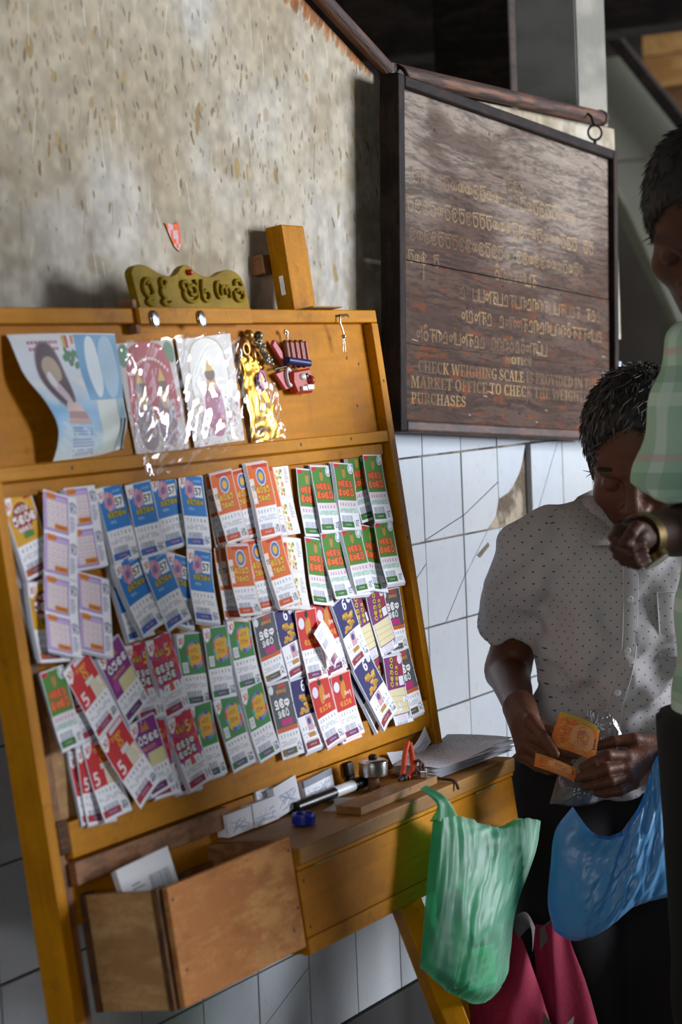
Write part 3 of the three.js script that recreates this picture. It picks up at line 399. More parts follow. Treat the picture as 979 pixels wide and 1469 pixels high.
const STRIPS = [   // kind, layer, then the left edge at head, fold and foot (u, v)
  ['gold',0,-1.284,-0.171,-1.271,-0.275,-1.274,-0.359], ['gold',2,-1.287,-0.167,-1.267,-0.266,-1.277,-0.363],
  ['lilac',3,-1.170,-0.161,-1.170,-0.263,-1.197,-0.359], ['lilac',5,-1.213,-0.159,-1.240,-0.259,-1.266,-0.350],
  ['blue',0,-1.090,-0.167,-1.096,-0.275,-1.091,-0.364], ['blue',2,-1.102,-0.166,-1.094,-0.264,-1.068,-0.362],
  ['blue',3,-1.043,-0.166,-1.037,-0.263,-1.015,-0.362], ['blue',1,-0.978,-0.160,-0.971,-0.257,-0.998,-0.351],
  ['blue',2,-0.915,-0.158,-0.927,-0.257,-0.946,-0.355], ['orange',0,-0.851,-0.165,-0.855,-0.264,-0.873,-0.362],
  ['orange',1,-0.850,-0.165,-0.847,-0.263,-0.861,-0.363], ['orange',4,-0.849,-0.165,-0.842,-0.263,-0.849,-0.362],
  ['orange',3,-0.802,-0.164,-0.794,-0.261,-0.794,-0.362], ['orange',2,-0.733,-0.163,-0.732,-0.265,-0.745,-0.363],
  ['orange',5,-0.757,-0.157,-0.754,-0.264,-0.747,-0.365], ['cream',1,-0.688,-0.162,-0.689,-0.264,-0.704,-0.367],
  ['green',1,-0.611,-0.170,-0.622,-0.270,-0.639,-0.368], ['green',2,-0.572,-0.169,-0.579,-0.269,-0.583,-0.369],
  ['green',0,-0.509,-0.167,-0.518,-0.271,-0.525,-0.370], ['green',3,-0.511,-0.168,-0.521,-0.270,-0.522,-0.368],
  ['green',1,-0.461,-0.159,-0.453,-0.266,-0.473,-0.366], ['green',4,-0.420,-0.162,-0.425,-0.267,-0.429,-0.365],
  ['wheel',0,-0.976,-0.368,-0.978,-0.464,-0.978,-0.564], ['red8',0,-1.224,-0.386,-1.234,-0.479,-1.239,-0.565],
  ['red8',1,-1.221,-0.383,-1.223,-0.473,-1.231,-0.567], ['red8',2,-1.222,-0.382,-1.212,-0.470,-1.204,-0.570],
  ['red8',5,-1.231,-0.381,-1.186,-0.472,-1.136,-0.567], ['violet',3,-1.157,-0.374,-1.115,-0.464,-1.102,-0.560],
  ['super',1,-1.091,-0.367,-1.090,-0.466,-1.092,-0.564], ['super',0,-1.052,-0.369,-1.037,-0.479,-1.041,-0.568],
  ['super',2,-1.046,-0.368,-1.031,-0.472,-1.015,-0.570], ['wheel',2,-0.976,-0.367,-0.983,-0.463,-0.980,-0.563],
  ['wheel',3,-0.919,-0.367,-0.923,-0.464,-0.914,-0.564], ['wheel',4,-0.862,-0.364,-0.861,-0.461,-0.848,-0.563],
  ['grey',3,-0.796,-0.370,-0.787,-0.464,-0.786,-0.570], ['navy',2,-0.739,-0.368,-0.726,-0.467,-0.723,-0.571],
  ['rose',4,-0.685,-0.373,-0.686,-0.476,-0.673,-0.575], ['rose',1,-0.630,-0.370,-0.621,-0.481,-0.618,-0.578],
  ['rose',2,-0.625,-0.369,-0.614,-0.478,-0.609,-0.574], ['navy',0,-0.575,-0.381,-0.552,-0.482,-0.514,-0.580],
  ['navy',3,-0.579,-0.378,-0.549,-0.478,-0.502,-0.579], ['plum',2,-0.525,-0.374,-0.507,-0.475,-0.488,-0.569],
  ['plum',4,-0.478,-0.375,-0.461,-0.471,-0.464,-0.577], ['grey',3,-0.425,-0.372,-0.426,-0.470,-0.421,-0.574],
];
const used = {};
function sheet(pts, w, off, rows, rot, bend) {   // a hanging paper: left edge pts [u, v, w], printed from head to foot
  const nx = 4, pos = [], uvs = [], idx = [];
  for (let j = 0; j <= rows; j++) {
    const t = j / rows, a = pts[0], b = pts[1], tx = b[0] - a[0], ty = b[1] - a[1], l = Math.hypot(tx, ty), px = -ty / l, py = tx / l;
    for (let i = 0; i <= nx; i++) { const s = i / nx, curl = bend * (4 * (s - 0.5) * (s - 0.5)) * t + 0.0009 * Math.sin(t * 5 + off * 40); pos.push(mix(a[0], b[0], t) + px * w * s, mix(a[1], b[1], t) + py * w * s, mix(a[2], b[2], t * t) + curl); uvs.push(s, 1 - t); }
  }
  for (let j = 0; j < rows; j++) for (let i = 0; i < nx; i++) { const k = j * (nx + 1) + i; idx.push(k, k + nx + 1, k + 1, k + 1, k + nx + 1, k + nx + 2); }
  const g = new THREE.BufferGeometry(); g.setAttribute('position', new THREE.Float32BufferAttribute(pos, 3)); g.setAttribute('uv', new THREE.Float32BufferAttribute(uvs, 2)); g.setIndex(idx); g.computeVertexNormals(); return g;
}
const backing = std({ color: 0xcfd2dc, roughness: 0.8 });
seed = 91;
for (const [kind, o, u0, v0, u1, v1, u2, v2] of STRIPS) {
  const n = used[kind] = (used[kind] ?? -1) + 1, g = thing('ticket_strip', WORD[kind] + ', ' + WHERE[kind][n], 'lottery ticket', [0, 0, 0], 'lottery tickets hung on the stand');
  onBoard(g, u0, v0, 0);
  const w0 = 0.004 + o * 0.0022, wide = kind === 'lilac' ? 0.064 : kind === 'cream' ? 0.056 : TW, L = [[0, 0, w0], [u1 - u0, v1 - v0, w0 + 0.003], [u2 - u0, v2 - v0, w0 + 0.010]], bend = rr(-0.002, 0.004);
  part('ticket', sheet([L[0], L[1]], wide, o, 6, 0, bend), TM[kind], g); part('ticket', sheet([[L[1][0], L[1][1] - 0.0004, L[1][2]], L[2]], wide, o + 2, 6, 0, bend + 0.001), TM[kind], g);
  const du = rr(-0.003, 0.001), dv = rr(-0.002, 0.001), sh = (p, k) => [p[0] + du * k, p[1] + dv * k, p[2] - 0.0009 * k];
  part('backing_sheet', [1, 2].flatMap((k) => [sheet([sh(L[0], k), sh(L[1], k)], wide, o, 6, 0, bend), sheet([sh(L[1], k), sh(L[2], k)], wide, o + 2, 6, 0, bend + 0.001)]), backing, g);
}
{
  const g = thing('loose_ticket', 'single green ticket with orange script tucked beside the fanned red strips', 'lottery ticket'); onBoard(g, -1.271, -0.375, 0);
  part('ticket', sheet([[0, 0, 0.012], [0.008, -0.098, 0.02]], 0.046, 0, 6, 0, 0.003), TM.green, g); part('backing_sheet', sheet([[-0.001, -0.001, 0.0095], [0.007, -0.0985, 0.0175]], 0.046, 0, 6, 0, 0.003), backing, g);
  const f = thing('folded_ticket', 'small folded white ticket slip lying over the scarlet strips', 'lottery ticket'); onBoard(f, -0.655, -0.41, 0);
  const s = sheet([[0, 0, 0.02], [0.03, -0.055, 0.026]], 0.036, 0, 5, 0, 0.004); part('ticket', s, std({ map: canvasTex(108, 165, (c, w, h) => { c.fillStyle = '#f2f2f7'; c.fillRect(0, 0, w, h); c.fillStyle = '#8890a4'; for (let i = 0; i < 20; i++) c.fillRect(14 + i * 2.6, 60, hash(i, 4, 4) > 0.5 ? 2 : 1, 26); for (let i = 0; i < 3; i++) c.fillRect(12, 20 + i * 9, 50 + hash(i, 8, 1) * 30, 3); c.fillStyle = '#7a2450'; c.fillRect(6, 132, 66, 24); }), roughness: 0.45 }), f);
}
// ---------------------------------------------------------------- hanging notice board
{
  const SW = 0.902, SH = 0.556;
  const tex = canvasTex(1536, 920, (c, W, H) => {
    const im = c.createImageData(W, H);
    for (let j = 0; j < H; j++) for (let i = 0; i < W; i++) {
      const u = i / W, v = j / H, wob = fbm(u * 5, v * 7, 3, 64, 501) * 3, g = vn(u * 14, v * 110 + wob * 2, 4096, 505) * 0.45 + vn(u * 60, v * 300 + wob * 5, 4096, 507) * 0.4 + vn(u * 200, v * 420, 4096, 509) * 0.15;
      const pale = sm(0.75, 0.05, v + (fbm(u * 4, v * 5, 3, 64, 511) - 0.5) * 0.9), dirt = fbm(u * 6, v * 9, 5, 64, 515);
      let k = mix3([88, 69, 60], [146, 133, 121], pale); k = mix3(k, k.map((q) => q * 0.68), sm(0.3, 0.8, g)); k = mix3(k, [70, 54, 46], sm(0.5, 0.75, dirt) * 0.6);
      k = mix3(k, [128, 66, 36], sm(0.62, 0.76, fbm(u * 22, v * 48, 4, 512, 519)) * sm(0.3, 0.7, v) * 0.55); k = mix3(k, [160, 150, 140], sm(0.66, 0.8, fbm(u * 10, v * 50, 3, 512, 523)) * pale * 0.5);
      const o = (j * W + i) * 4; im.data[o] = k[0]; im.data[o + 1] = k[1]; im.data[o + 2] = k[2]; im.data[o + 3] = 255;
    }
    c.putImageData(im, 0, 0);
    // old gilt lettering; worn spots leave gaps
    const ink = 'rgba(196,164,108,', worn = (x, y) => 0.26 + 0.36 * sm(0.3, 0.65, fbm(x / 150, y / 90, 3, 64, 531));
    const line = (x, y, h, n, s, tall, k = 1) => { c.lineCap = 'round'; for (let i = 0; i < n; i++) { const cx = x + i * h * 0.86, a = worn(cx, y) * k; if (hash(i, s, 3) < 0.1) continue; c.strokeStyle = ink + a + ')'; c.lineWidth = h * 0.1; const r = h * 0.34, q = Math.floor(hash(i, s, 1) * 6); c.beginPath();
      if (!tall) { if (q < 2) { c.arc(cx, y, r, 0.5, 5.8); c.moveTo(cx - r * 0.4, y); c.arc(cx - r * 0.1, y, r * 0.35, 3, 8); } else if (q < 4) { c.arc(cx - r * 0.4, y, r * 0.6, 0, 6); c.moveTo(cx + r * 0.9, y); c.arc(cx + r * 0.4, y, r * 0.55, 0, 6.2); } else { c.arc(cx, y + r * 0.2, r * 0.8, -2, 3.4); c.lineTo(cx - r, y - r * 1.1); c.lineTo(cx + r, y - r * 1.2); } }
      else { if (q === 0) { c.moveTo(cx - r, y - r); c.lineTo(cx - r, y + r); c.lineTo(cx + r, y + r); c.lineTo(cx + r, y - r); } else if (q === 1) { c.moveTo(cx - r, y - r); c.lineTo(cx + r, y - r); c.moveTo(cx, y - r); c.lineTo(cx, y + r); c.arc(cx + r * 0.4, y + r * 0.4, r * 0.6, 2, 6.5); } else if (q === 2) { c.arc(cx - r * 0.4, y, r * 0.5, 0, 6.2); c.lineTo(cx + r, y - r); c.lineTo(cx + r, y + r); } else if (q === 3) { c.arc(cx, y - r * 0.3, r * 0.6, 2.6, 6.6); c.lineTo(cx + r * 0.6, y + r); c.lineTo(cx - r, y + r); } else if (q === 4) { c.moveTo(cx - r, y + r); c.lineTo(cx - r, y - r); c.lineTo(cx + r * 0.2, y - r); c.lineTo(cx + r * 0.2, y + r); c.arc(cx + r * 0.7, y, r * 0.5, 3, 8); } else { c.arc(cx, y + r * 0.2, r * 0.75, 3.4, 9); c.moveTo(cx - r * 0.6, y - r * 1.5); c.arc(cx, y - r * 1.3, r * 0.4, 3, 6.2); } }
      c.stroke(); } };
    line(700, 185, 46, 4, 1, false, 0.55);
    line(110, 235, 56, 24, 2, false, 0.75); line(75, 318, 54, 29, 4, false, 0.85); line(85, 398, 52, 28, 5, false, 0.7); line(75, 462, 46, 5, 6, false, 0.7);
    c.strokeStyle = ink + '0.5)'; c.lineWidth = 3; c.strokeRect(150, 440, 0.5, 80);
    line(640, 462, 52, 7, 7, true, 0.9); line(400, 536, 50, 25, 8, true, 0.95); line(410, 602, 50, 25, 9, true, 0.9); line(120, 672, 48, 23, 10, true, 0.9);
    const txt = (s, x, y, h, font, k, w) => { c.font = 'bold ' + h + 'px ' + font; for (const ch of s) { c.fillStyle = ink + worn(x, y) * k + ')'; c.save(); c.translate(x, y); c.scale(w, 1); c.fillText(ch, 0, 0); const m = c.measureText(ch).width; c.restore(); x += m * w; } };
    txt('NOTICE', 690, 726, 34, 'sans-serif', 0.85, 1.6); txt('CHECK WEIGHING SCALE IS PROVIDED IN THE', 110, 778, 46, 'serif', 1.0, 1.2); txt('MARKET OFFICE TO CHECK THE WEIGHTS', 65, 822, 46, 'serif', 1.0, 1.28); txt('PURCHASES', 65, 866, 44, 'serif', 0.95, 1.3);
    for (let i = 0; i < 46; i++) { c.fillStyle = 'rgba(22,16,14,0.75)'; c.beginPath(); c.ellipse(hash(i, 1, 541) * W, hash(i, 2, 542) * H, 1.5 + hash(i, 3, 543) * 5, 2 + hash(i, 4, 544) * 3, 0, 0, 6.3); c.fill(); }
    for (let i = 0; i < 40; i++) { const x = hash(i, 5, 545) * W, y = hash(i, 6, 546) * H; c.strokeStyle = 'rgba(26,20,18,0.5)'; c.lineWidth = 1 + hash(i, 7, 547) * 1.5; c.beginPath(); c.moveTo(x, y); c.lineTo(x + 60 + hash(i, 8, 548) * 120, y + 8); c.stroke(); }
    for (let i = 0; i < 14; i++) { c.fillStyle = 'rgba(196,190,182,0.7)'; c.beginPath(); c.ellipse(hash(i, 1, 551) * W, H * (0.6 + 0.38 * hash(i, 2, 552)), 8 + hash(i, 3, 553) * 16, 1.5, 0.08, 0, 6.3); c.fill(); }
  });
  const wood = std({ map: tex, roughness: 0.85, specularIntensity: 0.3, bumpMap: grain, bumpScale: 0.0015 });
  const s = thing('notice_board', 'large dark weathered wooden notice board with faded gilt lettering hanging on the wall', 'notice board', [-0.14, 1.82, 0]); s.rotation.z = -0.068;
  const F = 0.02;   // planks between the frame bars
  const seams = [0, -0.136, -0.286, -0.425, -SH];
  for (let i = 0; i < 4; i++) { const gap = (k) => (k === 2 ? 0.0009 : k % 4 ? 0.0002 : 0), g = bx(0.001, SW - 0.001, seams[i + 1] + gap(i + 1), seams[i] - gap(i), 0.04, 0.054 + (i > 1) * 0.0005, 0.0002); const p = g.attributes.position, uv = g.attributes.uv; for (let k = 0; k < p.count; k++) uv.setXY(k, p.getX(k) / SW, 1 + p.getY(k) / SH); part('plank', g, wood, s); }
  part('frame_side', bx(-0.02, 0.004, -SH - 0.016, 0.016, 0.03, 0.067, 0.004, 0.4, true), M.frameWood, s); part('frame_side', bx(SW - 0.004, SW + 0.018, -SH - 0.016, 0.016, 0.03, 0.067, 0.004, 0.4, true), M.frameWood, s);
  part('frame_top', bx(0.0045, SW - 0.0045, -0.004, 0.016, 0.03, 0.067, 0.004, 0.4), M.frameWood, s); part('frame_bottom', bx(0.0045, SW - 0.0045, -SH - 0.016, -SH + 0.004, 0.03, 0.067, 0.006, 0.4), std({ map: woodTex([92, 56, 40], [52, 32, 24], 22, 75, 0.3), roughness: 0.6 }), s);
  for (const [x, y, r] of [[0.84, 1.812, 0.0145]]) part('ring', new THREE.TorusGeometry(r, 0.0026, 8, 20).rotateY(-0.8).translate(x, 0.043, 0.05), M.iron, s);
  part('hook', tube([[0.84, 0.014, 0.048], [0.84, 0.022, 0.05], [0.84, 0.03, 0.05]], 0.0035, 10, 6), M.iron, s); part('hook', tube([[0.84, 0.056, 0.05], [0.84, 0.064, 0.046], [0.842, 0.078, 0.04], [0.842, 0.086, 0.026]], 0.003, 12, 6), M.iron, s); part('hook', tube([[0.06, 0.016, 0.045], [0.058, 0.035, 0.036], [0.06, 0.045, 0.022]], 0.0035, 10, 6), M.iron, s);
}
// ---------------------------------------------------------------- papers and trinkets on the upper panel
function poly(pts, t) { const n = pts.length - 1, k = cl(t) * n, i = Math.min(n - 1, Math.floor(k)), f = k - i, P = (q) => pts[Math.max(0, Math.min(n, q))];
  return [0, 1, 2].map((d) => { const a = P(i - 1)[d] ?? 0, b = P(i)[d] ?? 0, c = P(i + 1)[d] ?? 0, e = P(i + 2)[d] ?? 0; return b + 0.5 * f * (c - a + f * (2 * a - 5 * b + 4 * c - e + f * (3 * (b - c) + e - a))); }); }
// sheet stretched between four edges (head and foot run left to right, sides run downwards); fn adds depth
function coons(head, foot, left, right, nu, nv, fn, uvs = [1, 1]) {
  const pos = [], uv = [], idx = [], h0 = poly(head, 0), h1 = poly(head, 1), f0 = poly(foot, 0), f1 = poly(foot, 1);
  for (let j = 0; j <= nv; j++) for (let i = 0; i <= nu; i++) {
    const s = i / nu, t = j / nv, H = poly(head, s), F = poly(foot, s), L = poly(left, t), R = poly(right, t), p = [0, 1, 2].map((d) => (1 - t) * H[d] + t * F[d] + (1 - s) * L[d] + s * R[d] - ((1 - s) * (1 - t) * h0[d] + s * (1 - t) * h1[d] + (1 - s) * t * f0[d] + s * t * f1[d]));
    const q = fn ? fn(s, t, p) : [0, 0, 0]; pos.push(p[0] + q[0], p[1] + q[1], p[2] + q[2]); uv.push(s * uvs[0], (1 - t) * uvs[1]);
  }
  for (let j = 0; j < nv; j++) for (let i = 0; i < nu; i++) { const k = j * (nu + 1) + i; idx.push(k, k + nu + 1, k + 1, k + 1, k + nu + 1, k + nu + 2); }
  const g = new THREE.BufferGeometry(); g.setAttribute('position', new THREE.Float32BufferAttribute(pos, 3)); g.setAttribute('uv', new THREE.Float32BufferAttribute(uv, 2)); g.setIndex(idx); g.computeVertexNormals(); return g;
}
// crumple: sharp creases like those of thin plastic
const ridge = (x, y, s) => { const a = fbm(x, y, 3, 4096, s); return 1 - Math.abs(a * 2 - 1) * 2; };
const film = (o) => std({ roughness: 0.12, transmission: 1, thickness: 0, ior: 1.45, ...o });
{
  const g = thing('religious_poster', 'curling paper poster with a statue on a pedestal at the stand upper left', 'poster'); onBoard(g, -1.12, -0.05, 0);
  const tex = canvasTex(440, 320, (c, w, h) => {
    const sky = c.createLinearGradient(0, 0, 0, h); sky.addColorStop(0, '#dfe2e6'); sky.addColorStop(0.4, '#cfdce8'); sky.addColorStop(0.58, '#7db4dc'); sky.addColorStop(0.78, '#a9cfe6'); sky.addColorStop(1, '#e2e4dc'); c.fillStyle = sky; c.fillRect(0, 0, w, h);
    for (let i = 0; i < 40; i++) { c.fillStyle = 'rgba(240,238,230,0.35)'; c.beginPath(); c.ellipse(hash(i, 1, 601) * w, hash(i, 2, 602) * h, 30, 9, 0.3, 0, 6.3); c.fill(); }
    c.fillStyle = '#b2506a'; for (let i = 0; i < 2; i++) for (let k = 0; k < 9; k++) c.fillRect(70 + k * 13, 20 + i * 13, 9, 6);
    c.save(); c.translate(128, 100); c.rotate(-0.12); c.fillStyle = '#5a4a52'; c.beginPath(); c.ellipse(0, 0, 56, 78, 0, 0, 6.3); c.fill(); c.strokeStyle = '#8a7480'; c.lineWidth = 5; c.stroke(); c.fillStyle = '#b7a48c'; c.beginPath(); c.ellipse(4, -24, 36, 26, 0.3, 0, 6.3); c.fill(); c.fillStyle = '#cdbcc4'; c.beginPath(); c.ellipse(-6, 24, 18, 50, -0.4, 0, 6.3); c.fill(); c.fillStyle = '#e2dde2'; c.beginPath(); c.ellipse(-14, -4, 11, 20, 0, 0, 6.3); c.fill(); c.restore();
    c.fillStyle = '#d6bcb4'; c.beginPath(); c.moveTo(120, 160); c.lineTo(190, 160); c.lineTo(206, 186); c.lineTo(104, 186); c.fill(); c.fillStyle = '#a8786a'; c.beginPath(); c.moveTo(112, 186); c.lineTo(214, 186); c.lineTo(240, 218); c.lineTo(92, 218); c.fill(); c.fillStyle = '#c29c92'; c.fillRect(96, 206, 142, 16);
    c.fillStyle = '#6a62a4'; for (const y of [232, 262, 290]) for (let r = 0; r < 3 && y + r * 8 < 312; r++) for (let k = 0; k < 11; k++) if (hash(k, y + r, 6) > 0.12) c.fillRect(104 + k * 12 + r * 2, y + r * 8, 9, 4);
    ['#c8a83a', '#b8342c', '#e2e2e2', '#d67a2a'].forEach((k, i) => { c.fillStyle = k; c.fillRect(206 + i * 13, 6, 12, 34 - i * 4); }); c.fillStyle = '#3f7a4c'; for (let i = 0; i < 9; i++) { c.beginPath(); c.ellipse(205 + i * 8, 44 + hash(i, 3, 607) * 26, 12, 7, i, 0, 6.3); c.fill(); }
    c.fillStyle = '#5aa0cc'; c.fillRect(262, 4, 178, 150); c.fillStyle = '#dfeef4'; c.beginPath(); c.ellipse(322, 78, 26, 70, 0, 0, 6.3); c.fill(); c.fillStyle = '#9fc8e0'; c.beginPath(); c.ellipse(382, 80, 36, 72, 0, 0, 6.3); c.fill(); c.fillStyle = '#dde6dc'; c.fillRect(300, 154, 140, 160); c.fillStyle = '#8fbac8'; c.fillRect(392, 154, 40, 150);
  });
  const W = (u, v) => [u + 1.12, v + 0.05, 0];
  const s = coons([W(-1.226, 0.031), W(-1.15, 0.032), W(-1.08, 0.032), W(-1.005, 0.031)], [W(-1.19, -0.127), W(-1.13, -0.126), W(-1.08, -0.124), W(-1.026, -0.118)], [W(-1.226, 0.031), W(-1.222, -0.02), W(-1.2, -0.055), W(-1.182, -0.09), W(-1.19, -0.127)], [W(-1.005, 0.031), W(-1.006, -0.03), W(-1.012, -0.08), W(-1.026, -0.118)], 22, 18,
    (a, t) => [0, 0, 0.005 + 0.024 * Math.pow(1 - a, 2) * Math.sin(t * 2.6) + 0.006 * a * t * Math.sin(t * 7 + a * 3) ** 2]);
  part('sheet', s, std({ map: tex, roughness: 0.5, clearcoat: 0.3, clearcoatRoughness: 0.2 }), g);
  part('pin', nailHead(-0.075, -0.06, 0.028), M.iron, g); part('twig', rod([0.08, -0.07, 0.012], [0.1, -0.03, 0.012], 0.0014), M.brownWood, g);
}
{
  const g = thing('plastic_sleeve', 'clear crumpled plastic sleeve holding two bright picture cards on the stand', 'plastic sleeve'); onBoard(g, -0.87, -0.05, 0);
  const pic = (kind) => canvasTex(260, 300, (c, w, h) => {
    c.fillStyle = kind ? '#d8d2cc' : '#cfc6c0'; c.fillRect(0, 0, w, h);
    if (!kind) { c.fillStyle = '#b5202c'; c.beginPath(); c.arc(130, 90, 92, 3.14, 6.28); c.lineTo(240, 200); c.lineTo(20, 200); c.fill(); c.fillStyle = '#e8d8d8'; for (let i = 0; i < 14; i++) { c.beginPath(); c.arc(60 + i * 11, 92 - Math.sin(i / 13 * 3.14) * 34, 5, 0, 6.3); c.fill(); } c.fillStyle = '#3f7a4a'; c.beginPath(); c.ellipse(36, 40, 28, 38, 0.4, 0, 6.3); c.fill(); c.beginPath(); c.ellipse(228, 40, 26, 38, -0.4, 0, 6.3); c.fill(); }
    else { c.fillStyle = '#eceae4'; c.beginPath(); c.ellipse(130, 130, 84, 126, 0, 0, 6.3); c.fill(); c.strokeStyle = '#b9a98c'; c.lineWidth = 6; c.stroke(); }
    const figs = kind ? [[130, 140]] : [[84, 150], [170, 150]];
    for (const [x, y] of figs) { c.fillStyle = kind ? '#a8567a' : '#8a6a78'; c.beginPath(); c.ellipse(x, y + 60, 40, 70, 0, 0, 6.3); c.fill(); c.fillStyle = '#c9a06a'; c.beginPath(); c.ellipse(x, y - 2, 19, 27, 0, 0, 6.3); c.fill(); c.fillStyle = '#6a4a34'; c.beginPath(); c.ellipse(x, y - 26, 20, 15, 0, 0, 6.3); c.fill(); c.fillStyle = '#d6b24a'; c.beginPath(); c.moveTo(x - 15, y - 34); c.lineTo(x, y - 66); c.lineTo(x + 15, y - 34); c.fill(); }
    for (let i = 0; i < 150; i++) { c.globalAlpha = 0.6; c.fillStyle = ['#b8567e', '#c8b06a', '#7a9a7a', '#b0b8c8', '#9a5a72', '#e8e2ea', '#cc9cb0'][i % 7]; c.beginPath(); c.ellipse(hash(i, 1, kind + 611) * w, h * (0.56 + 0.44 * hash(i, 2, kind + 613)), 2 + 5 * hash(i, 3, 617), 3 + 8 * hash(i, 4, 618), hash(i, 5, 619) * 3, 0, 6.3); c.fill(); } c.globalAlpha = 1;
  });
  const W = (u, v) => [u + 0.87, v + 0.05, 0];
  const quad = (a, b, c2, d, w, mat, nm) => part(nm, coons([W(...a), W(...b)], [W(...d), W(...c2)], [W(...a), W(...d)], [W(...b), W(...c2)], 8, 8, (s, t) => [0, 0, w + 0.002 * Math.sin(s * 5) * t]), mat, g);
  quad([-1.006, 0.018], [-0.872, 0.022], [-0.87, -0.126], [-0.995, -0.134], 0.003, std({ map: pic(0), roughness: 0.5 }), 'picture_card'); quad([-0.866, 0.022], [-0.728, 0.03], [-0.73, -0.122], [-0.86, -0.126], 0.004, std({ map: pic(1), roughness: 0.5 }), 'picture_card');
  part('clear_film', coons([W(-1.01, 0.02), W(-0.866, 0.026), W(-0.72, 0.033)], [W(-1.016, -0.137), W(-0.87, -0.131), W(-0.71, -0.128)], [W(-1.01, 0.02), W(-1.004, -0.06), W(-1.016, -0.137)], [W(-0.72, 0.033), W(-0.725, -0.04), W(-0.71, -0.128)], 60, 46, (s, t) => [0, 0, 0.01 + 0.006 * ridge(s * 5 + t * 1.5, t * 2.5 - s, 621) + 0.0009 * ridge(s * 15, t * 9, 625)]), film({ roughness: 0.06 }), g);
  part('clear_tail', coons([W(-1.005, -0.13), W(-0.72, -0.128)], [W(-1.0, -0.158), W(-0.8, -0.15)], [W(-1.005, -0.13), W(-1.0, -0.158)], [W(-0.72, -0.128), W(-0.8, -0.15)], 30, 6, (s, t) => [0, 0, 0.017 + 0.002 * ridge(s * 12, t * 4, 631)]), film({ roughness: 0.08 }), g);
}
{
  const g = thing('gold_foil_packet', 'crumpled gold foil packet under clear film beside the red mask', 'packet'); onBoard(g, -0.68, -0.06, 0); const W = (u, v) => [u + 0.68, v + 0.06, 0];
  part('foil', coons([W(-0.716, 0.0), W(-0.664, -0.006)], [W(-0.716, -0.127), W(-0.64, -0.122)], [W(-0.716, 0.0), W(-0.716, -0.127)], [W(-0.664, -0.006), W(-0.652, -0.05), W(-0.64, -0.122)], 24, 34, (s, t) => [0, 0, 0.003 + 0.005 * ridge(s * 3, t * 5, 641)]), std({ color: 0xb88c30, metalness: 0.85, roughness: 0.34 }), g);
  part('clear_wrap', coons([W(-0.69, -0.03), W(-0.64, -0.045)], [W(-0.72, -0.13), W(-0.634, -0.127)], [W(-0.69, -0.03), W(-0.72, -0.13)], [W(-0.64, -0.045), W(-0.634, -0.127)], 24, 24, (s, t) => [0, 0, 0.011 + 0.003 * ridge(s * 6, t * 7, 645)]), film({}), g);
}
